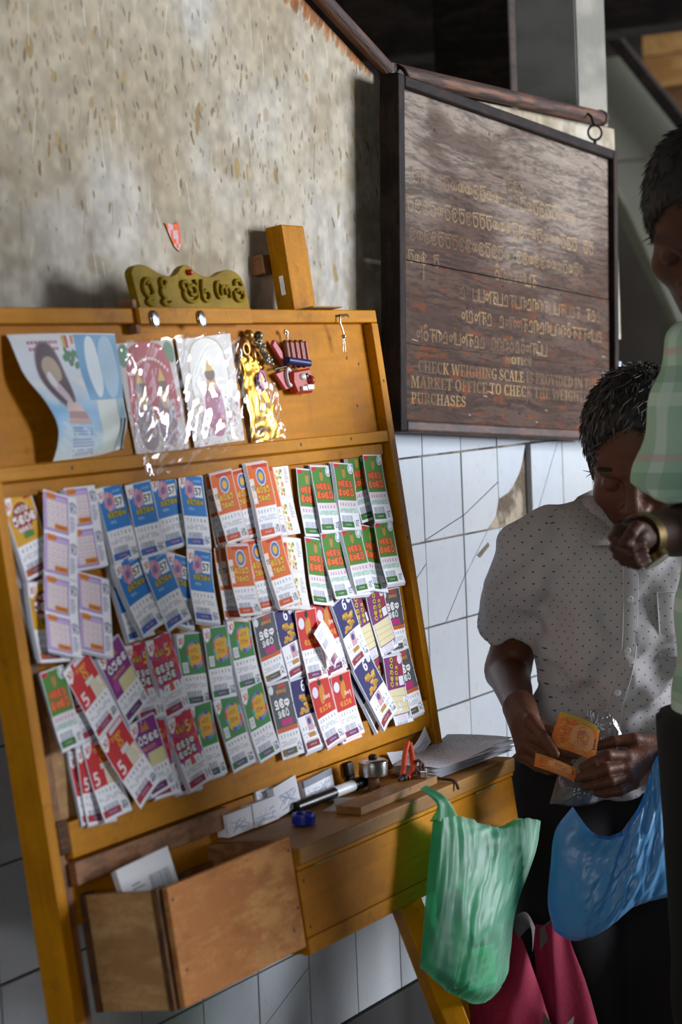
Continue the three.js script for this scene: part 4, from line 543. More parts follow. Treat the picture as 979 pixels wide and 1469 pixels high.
{
  const brass = std({ color: 0xb98a4a, metalness: 0.75, roughness: 0.35 }), silver = std({ color: 0xb4b4a6, metalness: 0.85, roughness: 0.3 });
  const a = thing('brass_trinket', 'small brass animal trinket hanging above the gold foil packet', 'trinket'); onBoard(a, -0.693, 0.012, 0.004);
  part('body', [new THREE.SphereGeometry(0.011, 12, 8).scale(0.9, 1.25, 0.6), new THREE.SphereGeometry(0.0085, 10, 8).translate(0.007, 0.014, 0.003), new THREE.SphereGeometry(0.006, 10, 8).scale(0.7, 1.6, 0.8).translate(0.012, -0.014, 0.003), new THREE.SphereGeometry(0.005, 10, 8).scale(0.7, 1.5, 0.8).translate(-0.004, -0.016, 0.003)], brass, a); part('ear_ring', new THREE.TorusGeometry(0.008, 0.003, 8, 16).translate(-0.011, -0.006, 0.006), brass, a);
  const b = thing('silver_trinket', 'glittering silver beaded trinket hanging between brass trinket and red mask', 'trinket'); onBoard(b, -0.655, 0.006, 0.006); seed = 17;
  part('beads', Array.from({ length: 34 }, () => { const t = rnd(); return new THREE.SphereGeometry(rr(0.0022, 0.0045), 6, 5).translate(-0.008 + t * 0.018 + rr(-0.008, 0.008), 0.016 - t * 0.036 + rr(-0.007, 0.007), rr(0, 0.007)); }), silver, b); part('cap', new THREE.SphereGeometry(0.007, 10, 8).translate(-0.007, 0.019, 0.003), std({ color: 0x6a6a60, metalness: 0.8, roughness: 0.4 }), b);
  const p = thing('oval_pendant', 'tiny pink and violet oval pendant on a nail', 'pendant'); onBoard(p, -0.667, -0.038, 0.006);
  part('rim', new THREE.TorusGeometry(0.011, 0.0026, 8, 22).scale(0.8, 1.15, 1), std({ color: 0xb05aa0, roughness: 0.4 }), p); part('picture', new THREE.CylinderGeometry(0.0095, 0.0095, 0.002, 20).rotateX(Math.PI / 2).scale(0.8, 1.15, 1), std({ color: 0xc8968a, roughness: 0.5 }), p); part('nail', rod([0, 0.012, 0], [0.006, 0.017, 0.004], 0.0012), M.iron, p);
  // the little painted mask
  const m = thing('painted_mask', 'small red demon mask ornament with striped crown hanging on the yellow panel', 'mask'); onBoard(m, -0.57, -0.025, 0.004);
  const red = std({ color: 0xb23018, roughness: 0.4 }), pink = std({ color: 0xc4525c, roughness: 0.45 }), brown = std({ color: 0x7c4420, roughness: 0.5 }), white = std({ color: 0xd8d6cc, roughness: 0.4 }), navy = std({ color: 0x16205e, roughness: 0.4 });
  part('face', [extr([[-0.026, -0.004], [-0.03, -0.02], [-0.022, -0.037], [0.024, -0.037], [0.028, -0.02], [0.026, 0.0]], 0, 0.014, 0.003), new THREE.SphereGeometry(0.009, 10, 8).scale(0.8, 0.9, 0.9).translate(0.018, -0.019, 0.014)], red, m);
  for (let i = 0; i < 4; i++) part('crown_lobe', new THREE.CapsuleGeometry(0.0062, 0.03, 4, 10).scale(1, 1, 0.8).translate(-0.024 + i * 0.0145, 0.022, 0.007), i % 2 ? brown : i === 0 ? brown : brown, m);
  for (let i = 0; i < 4; i++) part('crown_stripe', new THREE.CapsuleGeometry(0.0024, 0.032, 4, 8).translate(-0.017 + i * 0.0145, 0.022, 0.011), i === 3 ? pink : red, m);
  part('ear', extr([[-0.03, 0.0], [-0.062, -0.006], [-0.04, -0.03], [-0.026, -0.028]], 0.0, 0.006, 0.001), pink, m); part('ear', extr([[-0.034, 0.006], [-0.058, 0.036], [-0.05, 0.044], [-0.034, 0.026]], 0.0, 0.006, 0.001), pink, m);
  part('ear_frill', new THREE.TorusGeometry(0.01, 0.003, 6, 14).scale(0.7, 1.2, 1).translate(-0.03, -0.012, 0.008), white, m);
  part('brow_bar', rod([-0.04, 0.012, 0.015], [0.018, 0.006, 0.017], 0.0055, 0.0055, 12), navy, m, 'dark blue bar across the brow');
  const eye = part('eye', new THREE.SphereGeometry(0.009, 12, 8).scale(1.15, 0.6, 0.5).translate(0.0, -0.013, 0.014), white, m); part('pupil', new THREE.SphereGeometry(0.0042, 10, 8).scale(1, 1, 0.5).translate(0.006, -0.0125, 0.0175), M.black, eye);
  part('teeth', [bx(-0.012, 0.002, -0.034, -0.027, 0.012, 0.018, 0.001), bx(0.003, 0.022, -0.033, -0.025, 0.012, 0.018, 0.001)], white, m); part('hook', tube([[-0.012, 0.045, 0.004], [-0.012, 0.055, 0.006], [-0.018, 0.057, 0.006], [-0.018, 0.052, 0.005]], 0.0018, 12, 6), M.steel, m); part('cord', rod([-0.062, 0.001, 0.004], [-0.034, 0.004, 0.008], 0.0016), M.black, m);
  const k = thing('hanging_key', 'nail in the top rail with a thin steel key hanging from it', 'key'); onBoard(k, -0.434, 0.05, 0.015);
  part('nail', rod([0.022, 0.004, 0.004], [-0.002, 0.003, 0.004], 0.0018), M.nail, k); part('shank', tube([[0, 0.004, 0.004], [-0.003, -0.008, 0.004], [0.001, -0.02, 0.004], [0.004, -0.032, 0.003]], 0.0014, 16, 6), M.tin, k); part('bit', [rod([0.002, -0.03, 0.002], [-0.001, -0.052, 0.0], 0.0008), rod([0.005, -0.03, 0.002], [0.006, -0.053, 0.0], 0.0008), new THREE.SphereGeometry(0.0035, 8, 6).translate(0.003, -0.029, 0.003)], M.steel, k);
  const scrap = thing('paper_scrap', 'torn scrap of pink and orange paper stuck to the plaster', 'paper scrap', [-0.738, 1.557, 0.001]);
  part('scrap', extr([[-0.02, 0.016], [0.0, 0.014], [0.014, 0.018], [0.02, -0.008], [0.014, -0.024], [0.002, -0.017], [-0.006, -0.006]], 0, 0.001), std({ map: canvasTex(64, 64, (c) => { for (let i = 0; i < 64; i++) { c.fillStyle = ['#d8744a', '#d9a0a4', '#e2663a', '#c9b3b8'][Math.floor(hash(i, 1, 651) * 4)]; c.fillRect((i % 8) * 8, Math.floor(i / 8) * 8, 9, 9); } }), roughness: 0.9 }), scrap);
  { const gg = scrap.children[0].geometry, q = gg.attributes.position, w = gg.attributes.uv; for (let i = 0; i < q.count; i++) w.setXY(i, (q.getX(i) + 0.025) / 0.05, (q.getY(i) + 0.025) / 0.05); }
  const cb = solo('cardboard_scrap', bx(-0.045, 0.045, -0.001, 0.001, -0.02, 0.02, 0.0008, 0.3), std({ color: 0xa8845a, roughness: 0.9 }), 'thin cardboard flap lying on top of the stand before the post', 'cardboard'); onBoard(cb, -0.475, 0.0655, 0.004);
}
// ---------------------------------------------------------------- things on the desk
const DY = 0.7452;
{
  const printed = (s, head) => std({ map: canvasTex(128, 64, (c, w, h) => { c.fillStyle = '#e8eaf2'; c.fillRect(0, 0, w, h); if (head) { c.fillStyle = head; c.fillRect(0, 0, w, 18); } c.strokeStyle = '#9aa2bc'; c.lineWidth = 2; for (let i = 0; i < 14; i++) { c.beginPath(); c.moveTo(8 + hash(i, s, 1) * 90, 20 + hash(i, s, 2) * 38); c.lineTo(20 + hash(i, s, 3) * 100, 20 + hash(i, s, 4) * 38); c.stroke(); } }), roughness: 0.7 });
  const bundles = [[-0.912, 0.176, 0.062, 0.03, 0.02, 'white ticket bundle beside the brown plank on the desk', null, 0], [-0.85, 0.178, 0.06, 0.032, 0.02, 'white ticket bundle second from the brown plank on the desk', null, 0], [-0.782, 0.178, 0.062, 0.042, 0.012, 'tilted white ticket bundle behind the black marker', null, 0.12], [-0.818, 0.17, 0.05, 0.058, 0.004, 'red headed ticket standing behind the white bundles', '#b02440', 0.05], [-0.69, 0.172, 0.08, 0.034, 0.016, 'grey printed ticket bundle below the black clip', '#8a8f9c', 0.06]];
  bundles.forEach(([x, z, w, h, d, label, head, tilt], i) => {
    const g = thing('ticket_bundle', label, 'ticket bundle', [x, DY, z], 'ticket bundles along the back of the desk'); g.rotation.set(-0.13, 0, tilt);
    const n = d > 0.01 ? 4 : 1; for (let k = 0; k < n; k++) { const b = new THREE.BoxGeometry(w, h - k * 0.001, d / n * 0.9); b.translate(rr(-0.001, 0.001), h / 2 + 0.001 + Math.abs(tilt) * w * 0.5, d / 2 - (k + 0.5) * d / n); part('slip', b, k ? M.paper : printed(i + 3, head), g); }
  });
  const mk = thing('marker_pen', 'thick black marker pen lying on the desk with a white label', 'marker', [-0.775, DY + 0.0085, 0.187]);
  const dir = V3(0.185, 0.004, 0.012).normalize(), at = (t) => [dir.x * t, dir.y * t, dir.z * t];
  part('cap', rod(at(0), at(0.045), 0.0072, 0.0088, 16), M.black, mk); const barrel = part('barrel', rod(at(0.0455), at(0.15), 0.0082, 0.0082, 16), M.black, mk); part('label', rod(at(0.095), at(0.143), 0.00835, 0.00835, 16), std({ color: 0xd8dade, roughness: 0.35 }), barrel, 'white label band'); part('end', rod(at(0.1505), at(0.185), 0.0095, 0.0085, 16), M.black, mk);
  const bar = solo('black_bar', bx(-0.045, 0.045, 0, 0.008, -0.004, 0.004, 0.002), M.black, 'short flat black bar lying behind the marker pen', 'bar', [-0.575, DY, 0.18]); bar.rotation.y = -0.15;
  const cap = thing('bottle_cap', 'blue plastic bottle cap upside down on the desk', 'bottle cap', [-0.835, DY, 0.235]); const blue = std({ color: 0x1a2f9c, roughness: 0.35 });
  part('cap', lathe([[0, 0.001], [0.0145, 0.001], [0.0155, 0.003], [0.0152, 0.016], [0.0138, 0.016], [0.0138, 0.003], [0, 0.003]], 28), blue, cap); part('ridges', Array.from({ length: 30 }, (_, i) => { const a = i / 30 * 6.283; return bx(-0.0005, 0.0005, 0.003, 0.013, 0.0148, 0.0161, 0).rotateY(a); }), blue, cap);
  const pk = solo('wooden_block', bx(-0.115, 0.115, 0, 0.012, -0.02, 0.02, 0.0015, 0.3), std({ map: paintTex([150, 104, 36], [112, 74, 30], [70, 48, 26], 63, 0.6), roughness: 0.6 }), 'flat strip of stained wood lying along the desk front', 'wood strip', [-0.645, DY, 0.262]);
  const st = thing('steel_stamp', 'round polished steel stamp head on a wooden peg on the desk', 'stamp', [-0.602, DY, 0.215]);
  part('head', lathe([[0, 0.021], [0.02, 0.021], [0.0215, 0.023], [0.0215, 0.041], [0.019, 0.0455], [0.008, 0.047], [0, 0.047]], 32), M.steel, st); part('rim', new THREE.TorusGeometry(0.0205, 0.0016, 8, 32).rotateX(Math.PI / 2).translate(0, 0.042, 0), M.steel, st); part('knob', lathe([[0, 0.046], [0.006, 0.046], [0.007, 0.05], [0.004, 0.053], [0, 0.053]], 14), M.iron, st); part('peg', rod([0, 0, 0], [0, 0.021, 0], 0.009, 0.008, 14), M.brownWood, st);
  const pl = thing('orange_pliers', 'pair of orange handled pliers beside the steel stamp', 'pliers', [-0.56, DY + 0.013, 0.25]); const org = std({ color: 0xc0421c, roughness: 0.4 });
  part('handle', tube([[-0.02, 0.002, 0.0], [0.0, 0.012, -0.008], [0.03, 0.03, -0.02], [0.05, 0.042, -0.026]], 0.0042, 20, 8), org, pl); part('handle', tube([[-0.015, 0.002, 0.006], [0.012, 0.008, 0.0], [0.036, 0.02, -0.012], [0.052, 0.04, -0.024]], 0.0042, 20, 8), org, pl); part('jaw', [rod([-0.02, 0.003, 0.0], [-0.04, 0.004, 0.006], 0.005, 0.002), new THREE.SphereGeometry(0.006, 10, 8).translate(-0.018, 0.003, 0.002)], M.iron, pl);
  const ch = thing('silver_clasp', 'small bright metal clasp lying on the wood strip', 'clasp', [-0.548, DY + 0.0125, 0.268]); part('plate', [bx(-0.012, 0.008, 0, 0.012, -0.004, 0.006, 0.002).rotateY(0.4), bx(0.004, 0.016, 0, 0.009, -0.006, 0.002, 0.002)], M.tin, ch); part('link', new THREE.TorusGeometry(0.006, 0.0018, 6, 14).translate(0.004, 0.014, -0.004), M.rust, ch);
  const cd = thing('loose_cards', 'few small grey cards fanned on the desk beside the marker', 'cards', [-0.715, DY, 0.226]); for (let k = 0; k < 3; k++) { const b = new THREE.BoxGeometry(0.07, 0.0008, 0.032); b.rotateY(0.2 + k * 0.2); b.translate(k * 0.006, 0.0008 + k * 0.001, 0); part('card', b, std({ color: [0xb9b4ae, 0xcac6c2, 0xaaa6a4][k], roughness: 0.8 }), cd); }
  const wire = thing('wire_hook', 'rusty wire loop hooked over the desk edge above the green bag', 'hook', [-0.527, DY, 0.25]); part('loop', new THREE.TorusGeometry(0.014, 0.0022, 8, 24).rotateY(0.9).translate(0, 0.018, 0), M.rust, wire); part('stem', tube([[-0.008, 0.03, -0.006], [-0.003, 0.014, 0.004], [0.006, 0.006, 0.03], [0.012, 0.002, 0.052], [0.013, -0.01, 0.058]], 0.0022, 24, 6), M.rust, wire);
  // pad of papers and the leaflets behind it
  const pad = thing('paper_pad', 'thick loose stack of written white papers on the desk end', 'papers', [-0.385, DY, 0.23]); seed = 41;
  const writing = std({ map: canvasTex(256, 160, (c, w, h) => { c.fillStyle = '#e6e8f2'; c.fillRect(0, 0, w, h); c.fillStyle = 'rgba(120,128,160,0.55)'; for (let i = 0; i < 11; i++) for (let k = 0; k < 16; k++) if (hash(i, k, 661) > 0.2) c.fillRect(16 + k * 14, 14 + i * 12, 6 + hash(k, i, 662) * 7, 2.5); }), roughness: 0.8 });
  for (let k = 0; k < 9; k++) { const y = 0.0014 + k * 0.0017, g = coons([[-0.115, y, -0.04], [0.115, y + 0.002, -0.06]], [[-0.115, y, 0.035], [0.115, y + 0.001, 0.055]], [[-0.115, y, -0.04], [-0.115, y, 0.035]], [[0.115, y + 0.002, -0.06], [0.115, y + 0.001, 0.055]], 10, 4, (s, t) => [rr(-0.0003, 0.0003), 0.006 * s * s * (k / 9) + (k === 8 ? 0.002 * Math.sin(s * 6 + t * 3) : 0), 0]); g.rotateY(rr(-0.07, 0.05)); g.translate(rr(-0.006, 0.006), 0, rr(-0.004, 0.004)); part('sheet', g, k === 8 ? writing : M.paper, pad); }
  const lf = thing('leaflet', 'folded white leaflet standing against the stand behind the papers', 'leaflet', [-0.415, DY, 0.178]); part('fold', coons([[-0.07, 0.032, -0.004], [0.0, 0.028, 0.002], [0.06, 0.05, -0.006]], [[-0.07, 0.012, 0.006], [0.0, 0.012, 0.01], [0.06, 0.026, 0.004]], [[-0.07, 0.032, -0.004], [-0.07, 0.012, 0.006]], [[0.06, 0.05, -0.006], [0.06, 0.026, 0.004]], 12, 3), printed(9, null), lf); part('flap', bx(-0.05, 0.02, 0.0005, 0.014, 0.004, 0.007, 0.0005), std({ color: 0x35602c, roughness: 0.6 }), lf, 'green printed flap');
}
// ---------------------------------------------------------------- bags
function puff(head, foot, left, right, nu, nv, deep, crease, s, pleat = 0) {   // two film walls that meet along the sides and the foot
  const f = (sgn) => coons(head, foot, left, right, nu, nv, (a, t) => { const b = Math.pow(Math.sin(Math.PI * cl(a)), 0.6) * (0.25 + 0.75 * Math.sin(Math.PI * cl(t * 0.86 + 0.06))) * (1 - sm(0.9, 1, t)), k = crease * (ridge(a * 6 + t * 1.3, t * 3 - a, s) + 0.55 * ridge(a * 24, t * 3 + a * 2, s + 3) + 0.3 * ridge(a * 16 + t * 9, t * 16, s + 5)) * Math.sin(Math.PI * a) * (1 - pleat * 0.6) + pleat * crease * (ridge(a * 11 + t * 0.8, t * 0.5, s + 7) + 0.5 * ridge(a * 27 + t * 1.5, t * 0.8, s + 9)) * (1 - 0.6 * t) * sm(0, 0.06, a) * sm(1, 0.94, a); return [0, 0, sgn * deep * b + k]; });
  return [f(1), f(-1)];
}
{
  const film2 = std({ color: 0x63c99d, transmission: 0.72, roughness: 0.5, thickness: 0, specularIntensity: 0.6, clearcoat: 0.25, clearcoatRoughness: 0.25 });
  const g = thing('green_plastic_bag', 'translucent green plastic carrier bag hanging from the desk edge by one handle', 'plastic bag'); onBoard(g, -0.56, -0.8, 0.165); const W = (u, v, w = 0) => [u + 0.56, v + 0.8, w];
  const head = [W(-0.652, -0.69), W(-0.6, -0.695), W(-0.53, -0.722), W(-0.463, -0.742), W(-0.39, -0.742), W(-0.32, -0.762)], foot = [W(-0.752, -0.872), W(-0.7, -0.915), W(-0.666, -0.937), W(-0.62, -0.96), W(-0.565, -0.967), W(-0.505, -0.95)], left = [W(-0.652, -0.69), W(-0.682, -0.75), W(-0.72, -0.82), W(-0.752, -0.872)], right = [W(-0.32, -0.762), W(-0.36, -0.8), W(-0.455, -0.86), W(-0.49, -0.91), W(-0.505, -0.95)];
  part('film', puff(head, foot, left, right, 72, 48, 0.026, 0.0065, 671, 0.9), film2, g);
  part('handle', [0, 1].map((k) => coons([W(-0.632 + k * 0.006, -0.648, -0.024), W(-0.618 + k * 0.006, -0.646, -0.024)], [W(-0.652, -0.692, 0.006 - k * 0.012), W(-0.59, -0.7, 0.006 - k * 0.012)], [W(-0.632 + k * 0.006, -0.648, -0.024), W(-0.64, -0.67, 0.004), W(-0.652, -0.692, 0.006 - k * 0.012)], [W(-0.618 + k * 0.006, -0.646, -0.024), W(-0.61, -0.668, 0.004), W(-0.59, -0.7, 0.006 - k * 0.012)], 10, 12, (a, t) => [0, 0, 0.004 * Math.sin(a * 9) * t])), film2, g);
  const inside = thing('packed_papers', 'picture papers lying inside the green plastic bag', 'papers'); onBoard(inside, -0.59, -0.915, 0.167);
  const tex = canvasTex(128, 128, (c) => { c.fillStyle = '#dfe4d0'; c.fillRect(0, 0, 128, 128); for (let i = 0; i < 40; i++) { c.fillStyle = ['#c9a24a', '#6a9a5a', '#b8b48c', '#8a8a70'][i % 4]; c.fillRect(20 + hash(i, 1, 681) * 60, 20 + hash(i, 2, 682) * 80, 16, 8); } c.strokeStyle = '#f2f4ec'; c.lineWidth = 6; c.strokeRect(4, 4, 120, 120); });
  part('packet', new THREE.BoxGeometry(0.09, 0.055, 0.012).rotateZ(-0.12), std({ map: tex, roughness: 0.7 }), inside); part('booklet', new THREE.BoxGeometry(0.07, 0.11, 0.006).rotateZ(0.25).translate(-0.02, 0.05, -0.014), std({ color: 0x3d4a44, roughness: 0.8 }), inside); part('envelope', new THREE.BoxGeometry(0.06, 0.09, 0.004).rotateZ(-0.1).translate(-0.055, 0.035, 0.006), std({ color: 0xb09a8c, roughness: 0.8 }), inside);
}
// frames of the two people: local x runs along (0.5, 0, 0.866), local z faces the room
const FACE = Math.atan2(-0.866, 0.5);
{
  const pink = std({ map: pixTex(256, 256, (u, v) => { const k = 0.85 + 0.25 * vn(u * 100, v * 100, 100, 691) - 0.1 * fbm(u * 5, v * 5, 3, 5, 693); return [150 * k, 16 * k, 58 * k]; }), roughness: 0.85 }), grey = std({ color: 0x5c5650, roughness: 0.9 });
  const g = thing('pink_tote', 'dark pink cloth tote bag with grey handles standing below the green bag', 'tote bag', [-0.409, 0, 0.362]); g.rotation.y = FACE;
  const panel = (h, f, l, r, z, b, nm) => part(nm, coons(h.map((p) => [...p, z]), f.map((p) => [...p, z]), l.map((p) => [...p, z]), r.map((p) => [...p, z]), 14, 18, (a, t) => [0, 0, b * Math.sin(Math.PI * a) * (0.4 + 0.6 * t) + 0.004 * Math.sin(a * 12 + t * 5)]), pink, g);
  panel([[-0.03, 0.531], [-0.012, 0.5], [0.002, 0.455]], [[-0.15, 0.0], [-0.05, 0.0], [0.06, 0.0]], [[-0.03, 0.531], [-0.062, 0.458], [-0.097, 0.364], [-0.15, 0.0]], [[0.002, 0.455], [0.018, 0.4], [0.03, 0.33], [0.06, 0.0]], 0.03, 0.03, 'front_panel');
  panel([[0.006, 0.51], [0.03, 0.505], [0.056, 0.528]], [[-0.03, 0.0], [0.06, 0.0], [0.17, 0.0]], [[0.006, 0.51], [0.012, 0.44], [0.004, 0.36], [-0.03, 0.0]], [[0.056, 0.528], [0.067, 0.474], [0.102, 0.355], [0.17, 0.0]], -0.03, 0.03, 'rear_panel');
  const strap = (pts, nm) => { const g2 = tube(pts, 0.012, 26, 8); g2.scale(1, 1, 1); part(nm, g2, grey, g); };
  part('handle', coons([[-0.03, 0.533, 0.04], [-0.004, 0.537, 0.02], [0.012, 0.505, -0.01]], [[-0.018, 0.505, 0.048], [0.002, 0.515, 0.03], [0.006, 0.47, 0.0]], [[-0.03, 0.533, 0.04], [-0.018, 0.505, 0.048]], [[0.012, 0.505, -0.01], [0.006, 0.47, 0.0]], 12, 4), grey, g); part('handle', coons([[0.012, 0.402, 0.075], [0.032, 0.378, 0.085], [0.058, 0.392, 0.07]], [[0.0, 0.3, 0.085], [0.03, 0.28, 0.095], [0.04, 0.3, 0.085]], [[0.012, 0.402, 0.075], [0.0, 0.3, 0.085]], [[0.058, 0.392, 0.07], [0.04, 0.3, 0.085]], 10, 8), grey, g); part('lining', coons([[0.02, 0.5, -0.02], [0.056, 0.526, -0.024]], [[0.018, 0.47, -0.01], [0.05, 0.5, -0.02]], [[0.02, 0.5, -0.02], [0.018, 0.47, -0.01]], [[0.056, 0.526, -0.024], [0.05, 0.5, -0.02]], 6, 4), grey, g);
}
// ---------------------------------------------------------------- people
const smin = (a, b, k) => { const h = Math.max(k - Math.abs(a - b), 0) / k; return Math.min(a, b) - h * h * k * 0.25; };
const smax = (a, b, k) => -smin(-a, -b, k);
function cap(p, a, b, r0, r1, sz = 1) {   // distance to a tapered limb
  const ax = b[0] - a[0], ay = b[1] - a[1], az = (b[2] - a[2]) / sz, px = p[0] - a[0], py = p[1] - a[1], pz = (p[2] - a[2]) / sz, t = cl((px * ax + py * ay + pz * az) / (ax * ax + ay * ay + az * az + 1e-12));
  const dx = px - ax * t, dy = py - ay * t, dz = pz - az * t; return Math.sqrt(dx * dx + dy * dy + dz * dz) - mix(r0, r1, t);
}
const ell = (p, c, r) => { const x = (p[0] - c[0]) / r[0], y = (p[1] - c[1]) / r[1], z = (p[2] - c[2]) / r[2], k = Math.sqrt(x * x + y * y + z * z); return (k - 1) * Math.min(r[0], r[1], r[2]); };
function chain(p, pts, rs, k = 0.006) { let d = 1; for (let i = 0; i + 1 < pts.length; i++) d = smin(d, cap(p, pts[i], pts[i + 1], rs[i], rs[i + 1]), k); return d; }
function meshField(f, lo, hi, h) {   // surface nets
  const n = [0, 1, 2].map((d) => Math.ceil((hi[d] - lo[d]) / h) + 1), [nx, ny, nz] = n, v = new Float32Array(nx * ny * nz), id = (i, j, k) => (k * ny + j) * nx + i;
  for (let k = 0; k < nz; k++) for (let j = 0; j < ny; j++) for (let i = 0; i < nx; i++) v[id(i, j, k)] = f([lo[0] + i * h, lo[1] + j * h, lo[2] + k * h]);
  const vid = new Int32Array(nx * ny * nz).fill(-1), pos = [], idx = [];
  const C = [[0, 0, 0], [1, 0, 0], [0, 1, 0], [1, 1, 0], [0, 0, 1], [1, 0, 1], [0, 1, 1], [1, 1, 1]], E = [[0, 1], [2, 3], [4, 5], [6, 7], [0, 2], [1, 3], [4, 6], [5, 7], [0, 4], [1, 5], [2, 6], [3, 7]];
  for (let k = 0; k < nz - 1; k++) for (let j = 0; j < ny - 1; j++) for (let i = 0; i < nx - 1; i++) {
    const q = C.map((c) => v[id(i + c[0], j + c[1], k + c[2])]); let m = 0; for (let c = 0; c < 8; c++) if (q[c] < 0) m |= 1 << c; if (m === 0 || m === 255) continue;
    let x = 0, y = 0, z = 0, s = 0; for (const [a, b] of E) if ((q[a] < 0) !== (q[b] < 0)) { const t = q[a] / (q[a] - q[b]); x += mix(C[a][0], C[b][0], t); y += mix(C[a][1], C[b][1], t); z += mix(C[a][2], C[b][2], t); s++; }
    vid[id(i, j, k)] = pos.length / 3; pos.push(lo[0] + (i + x / s) * h, lo[1] + (j + y / s) * h, lo[2] + (k + z / s) * h);
  }
  const quad = (a, b, c, d, flip) => { if (Math.min(a, b, c, d) < 0) return; flip ? idx.push(a, c, b, a, d, c) : idx.push(a, b, c, a, c, d); };
  for (let k = 1; k < nz - 1; k++) for (let j = 1; j < ny - 1; j++) for (let i = 1; i < nx - 1; i++) {
    const s = v[id(i, j, k)] < 0;
    if (s !== v[id(i + 1, j, k)] < 0) quad(vid[id(i, j - 1, k - 1)], vid[id(i, j, k - 1)], vid[id(i, j, k)], vid[id(i, j - 1, k)], !s);
    if (s !== v[id(i, j + 1, k)] < 0) quad(vid[id(i - 1, j, k - 1)], vid[id(i - 1, j, k)], vid[id(i, j, k)], vid[id(i, j, k - 1)], !s);
    if (s !== v[id(i, j, k + 1)] < 0) quad(vid[id(i - 1, j - 1, k)], vid[id(i, j - 1, k)], vid[id(i, j, k)], vid[id(i - 1, j, k)], !s);
  }
  const nor = new Float32Array(pos.length), e = h * 0.5; for (let i = 0; i < pos.length; i += 3) { const p = [pos[i], pos[i + 1], pos[i + 2]], g = [0, 1, 2].map((d) => { const a = [...p], b = [...p]; a[d] += e; b[d] -= e; return f(a) - f(b); }), l = Math.hypot(...g) || 1; nor[i] = g[0] / l; nor[i + 1] = g[1] / l; nor[i + 2] = g[2] / l; }
  const g = new THREE.BufferGeometry(); g.setAttribute('position', new THREE.Float32BufferAttribute(pos, 3)); g.setAttribute('normal', new THREE.BufferAttribute(nor, 3)); g.setIndex(idx); return g;
}
function wrapUv(geo, cx, cz, rad, s, arms = []) {   // cloth uv: round the body (or the sleeve a face belongs to) and down it, in metres
  const g = geo.toNonIndexed(), p = g.attributes.position, uv = new Float32Array(p.count * 2);
  for (let i = 0; i < p.count; i += 3) {
    const mx = (p.getX(i) + p.getX(i + 1) + p.getX(i + 2)) / 3, mz = (p.getZ(i) + p.getZ(i + 1) + p.getZ(i + 2)) / 3, arm = arms.find((a) => a[0](mx)), [x, z, r] = arm ? [arm[1], arm[2], arm[3]] : [cx, cz, rad], mid = Math.atan2(mx - x, mz - z);
    for (let k = i; k < i + 3; k++) { let a = Math.atan2(p.getX(k) - x, p.getZ(k) - z); if (a - mid > Math.PI) a -= 2 * Math.PI; if (mid - a > Math.PI) a += 2 * Math.PI; uv[k * 2] = a * r / s; uv[k * 2 + 1] = p.getY(k) / s; }
  }
  g.setAttribute('uv', new THREE.BufferAttribute(uv, 2)); return g;
}
function headFrame(c, yaw, pitch, roll, k) {   // head space: face +z, crown +y
  const m = new THREE.Matrix4().makeRotationFromEuler(new THREE.Euler(pitch, yaw, roll, 'YXZ')); m.scale(V3(k, k, k)); m.setPosition(...c); const inv = m.clone().invert(), t = V3(); return { m, to: (p) => { t.set(...p).applyMatrix4(inv); return [t.x, t.y, t.z]; }, k };
}
function headField(q) {   // metres, origin between the ears
  let d = ell(q, [0, 0.03, -0.008], [0.074, 0.09, 0.095]); d = smin(d, ell(q, [0, -0.045, 0.028], [0.058, 0.072, 0.062]), 0.045); d = smin(d, ell(q, [0, -0.098, 0.058], [0.026, 0.022, 0.026]), 0.03);
  for (const s of [-1, 1]) { d = smin(d, ell(q, [s * 0.042, -0.03, 0.062], [0.022, 0.018, 0.018]), 0.02); d = smax(d, -ell(q, [s * 0.032, -0.002, 0.094], [0.018, 0.011, 0.014]), 0.014); d = smin(d, ell(q, [s * 0.032, -0.003, 0.079], [0.0145, 0.011, 0.011]), 0.004); d = smin(d, cap(q, [s * 0.012, 0.018, 0.091], [s * 0.046, 0.02, 0.078], 0.0075, 0.006), 0.012); d = smin(d, cap(q, [s * 0.073, 0.012, -0.006], [s * 0.071, -0.03, 0.0], 0.0125, 0.009, 0.8), 0.006); d = smin(d, ell(q, [s * 0.013, -0.04, 0.098], [0.0095, 0.0085, 0.011]), 0.008); }
  d = smin(d, cap(q, [0, 0.008, 0.09], [0, -0.035, 0.108], 0.007, 0.0105), 0.012); d = smin(d, cap(q, [-0.018, -0.066, 0.086], [0.018, -0.066, 0.086], 0.005, 0.005), 0.008); d = smin(d, cap(q, [-0.015, -0.076, 0.085], [0.015, -0.076, 0.085], 0.0055, 0.0055), 0.008); return d;
}
const hairField = (q, len) => { const d = ell(q, [0, 0.034, -0.014], [0.079 + len, 0.094 + len, 0.099 + len]); const face = Math.max(q[2] - 0.035 + (q[1] - 0.055) * -0.9, -(0.085 - q[1])); return smax(smax(d, -(ell(q, [0, -0.03, 0.085], [0.07, 0.105, 0.075])), 0.012), -(q[1] + 0.045 + (q[2] > 0 ? q[2] * 0.6 : q[2] * 0.35)), 0.012); };
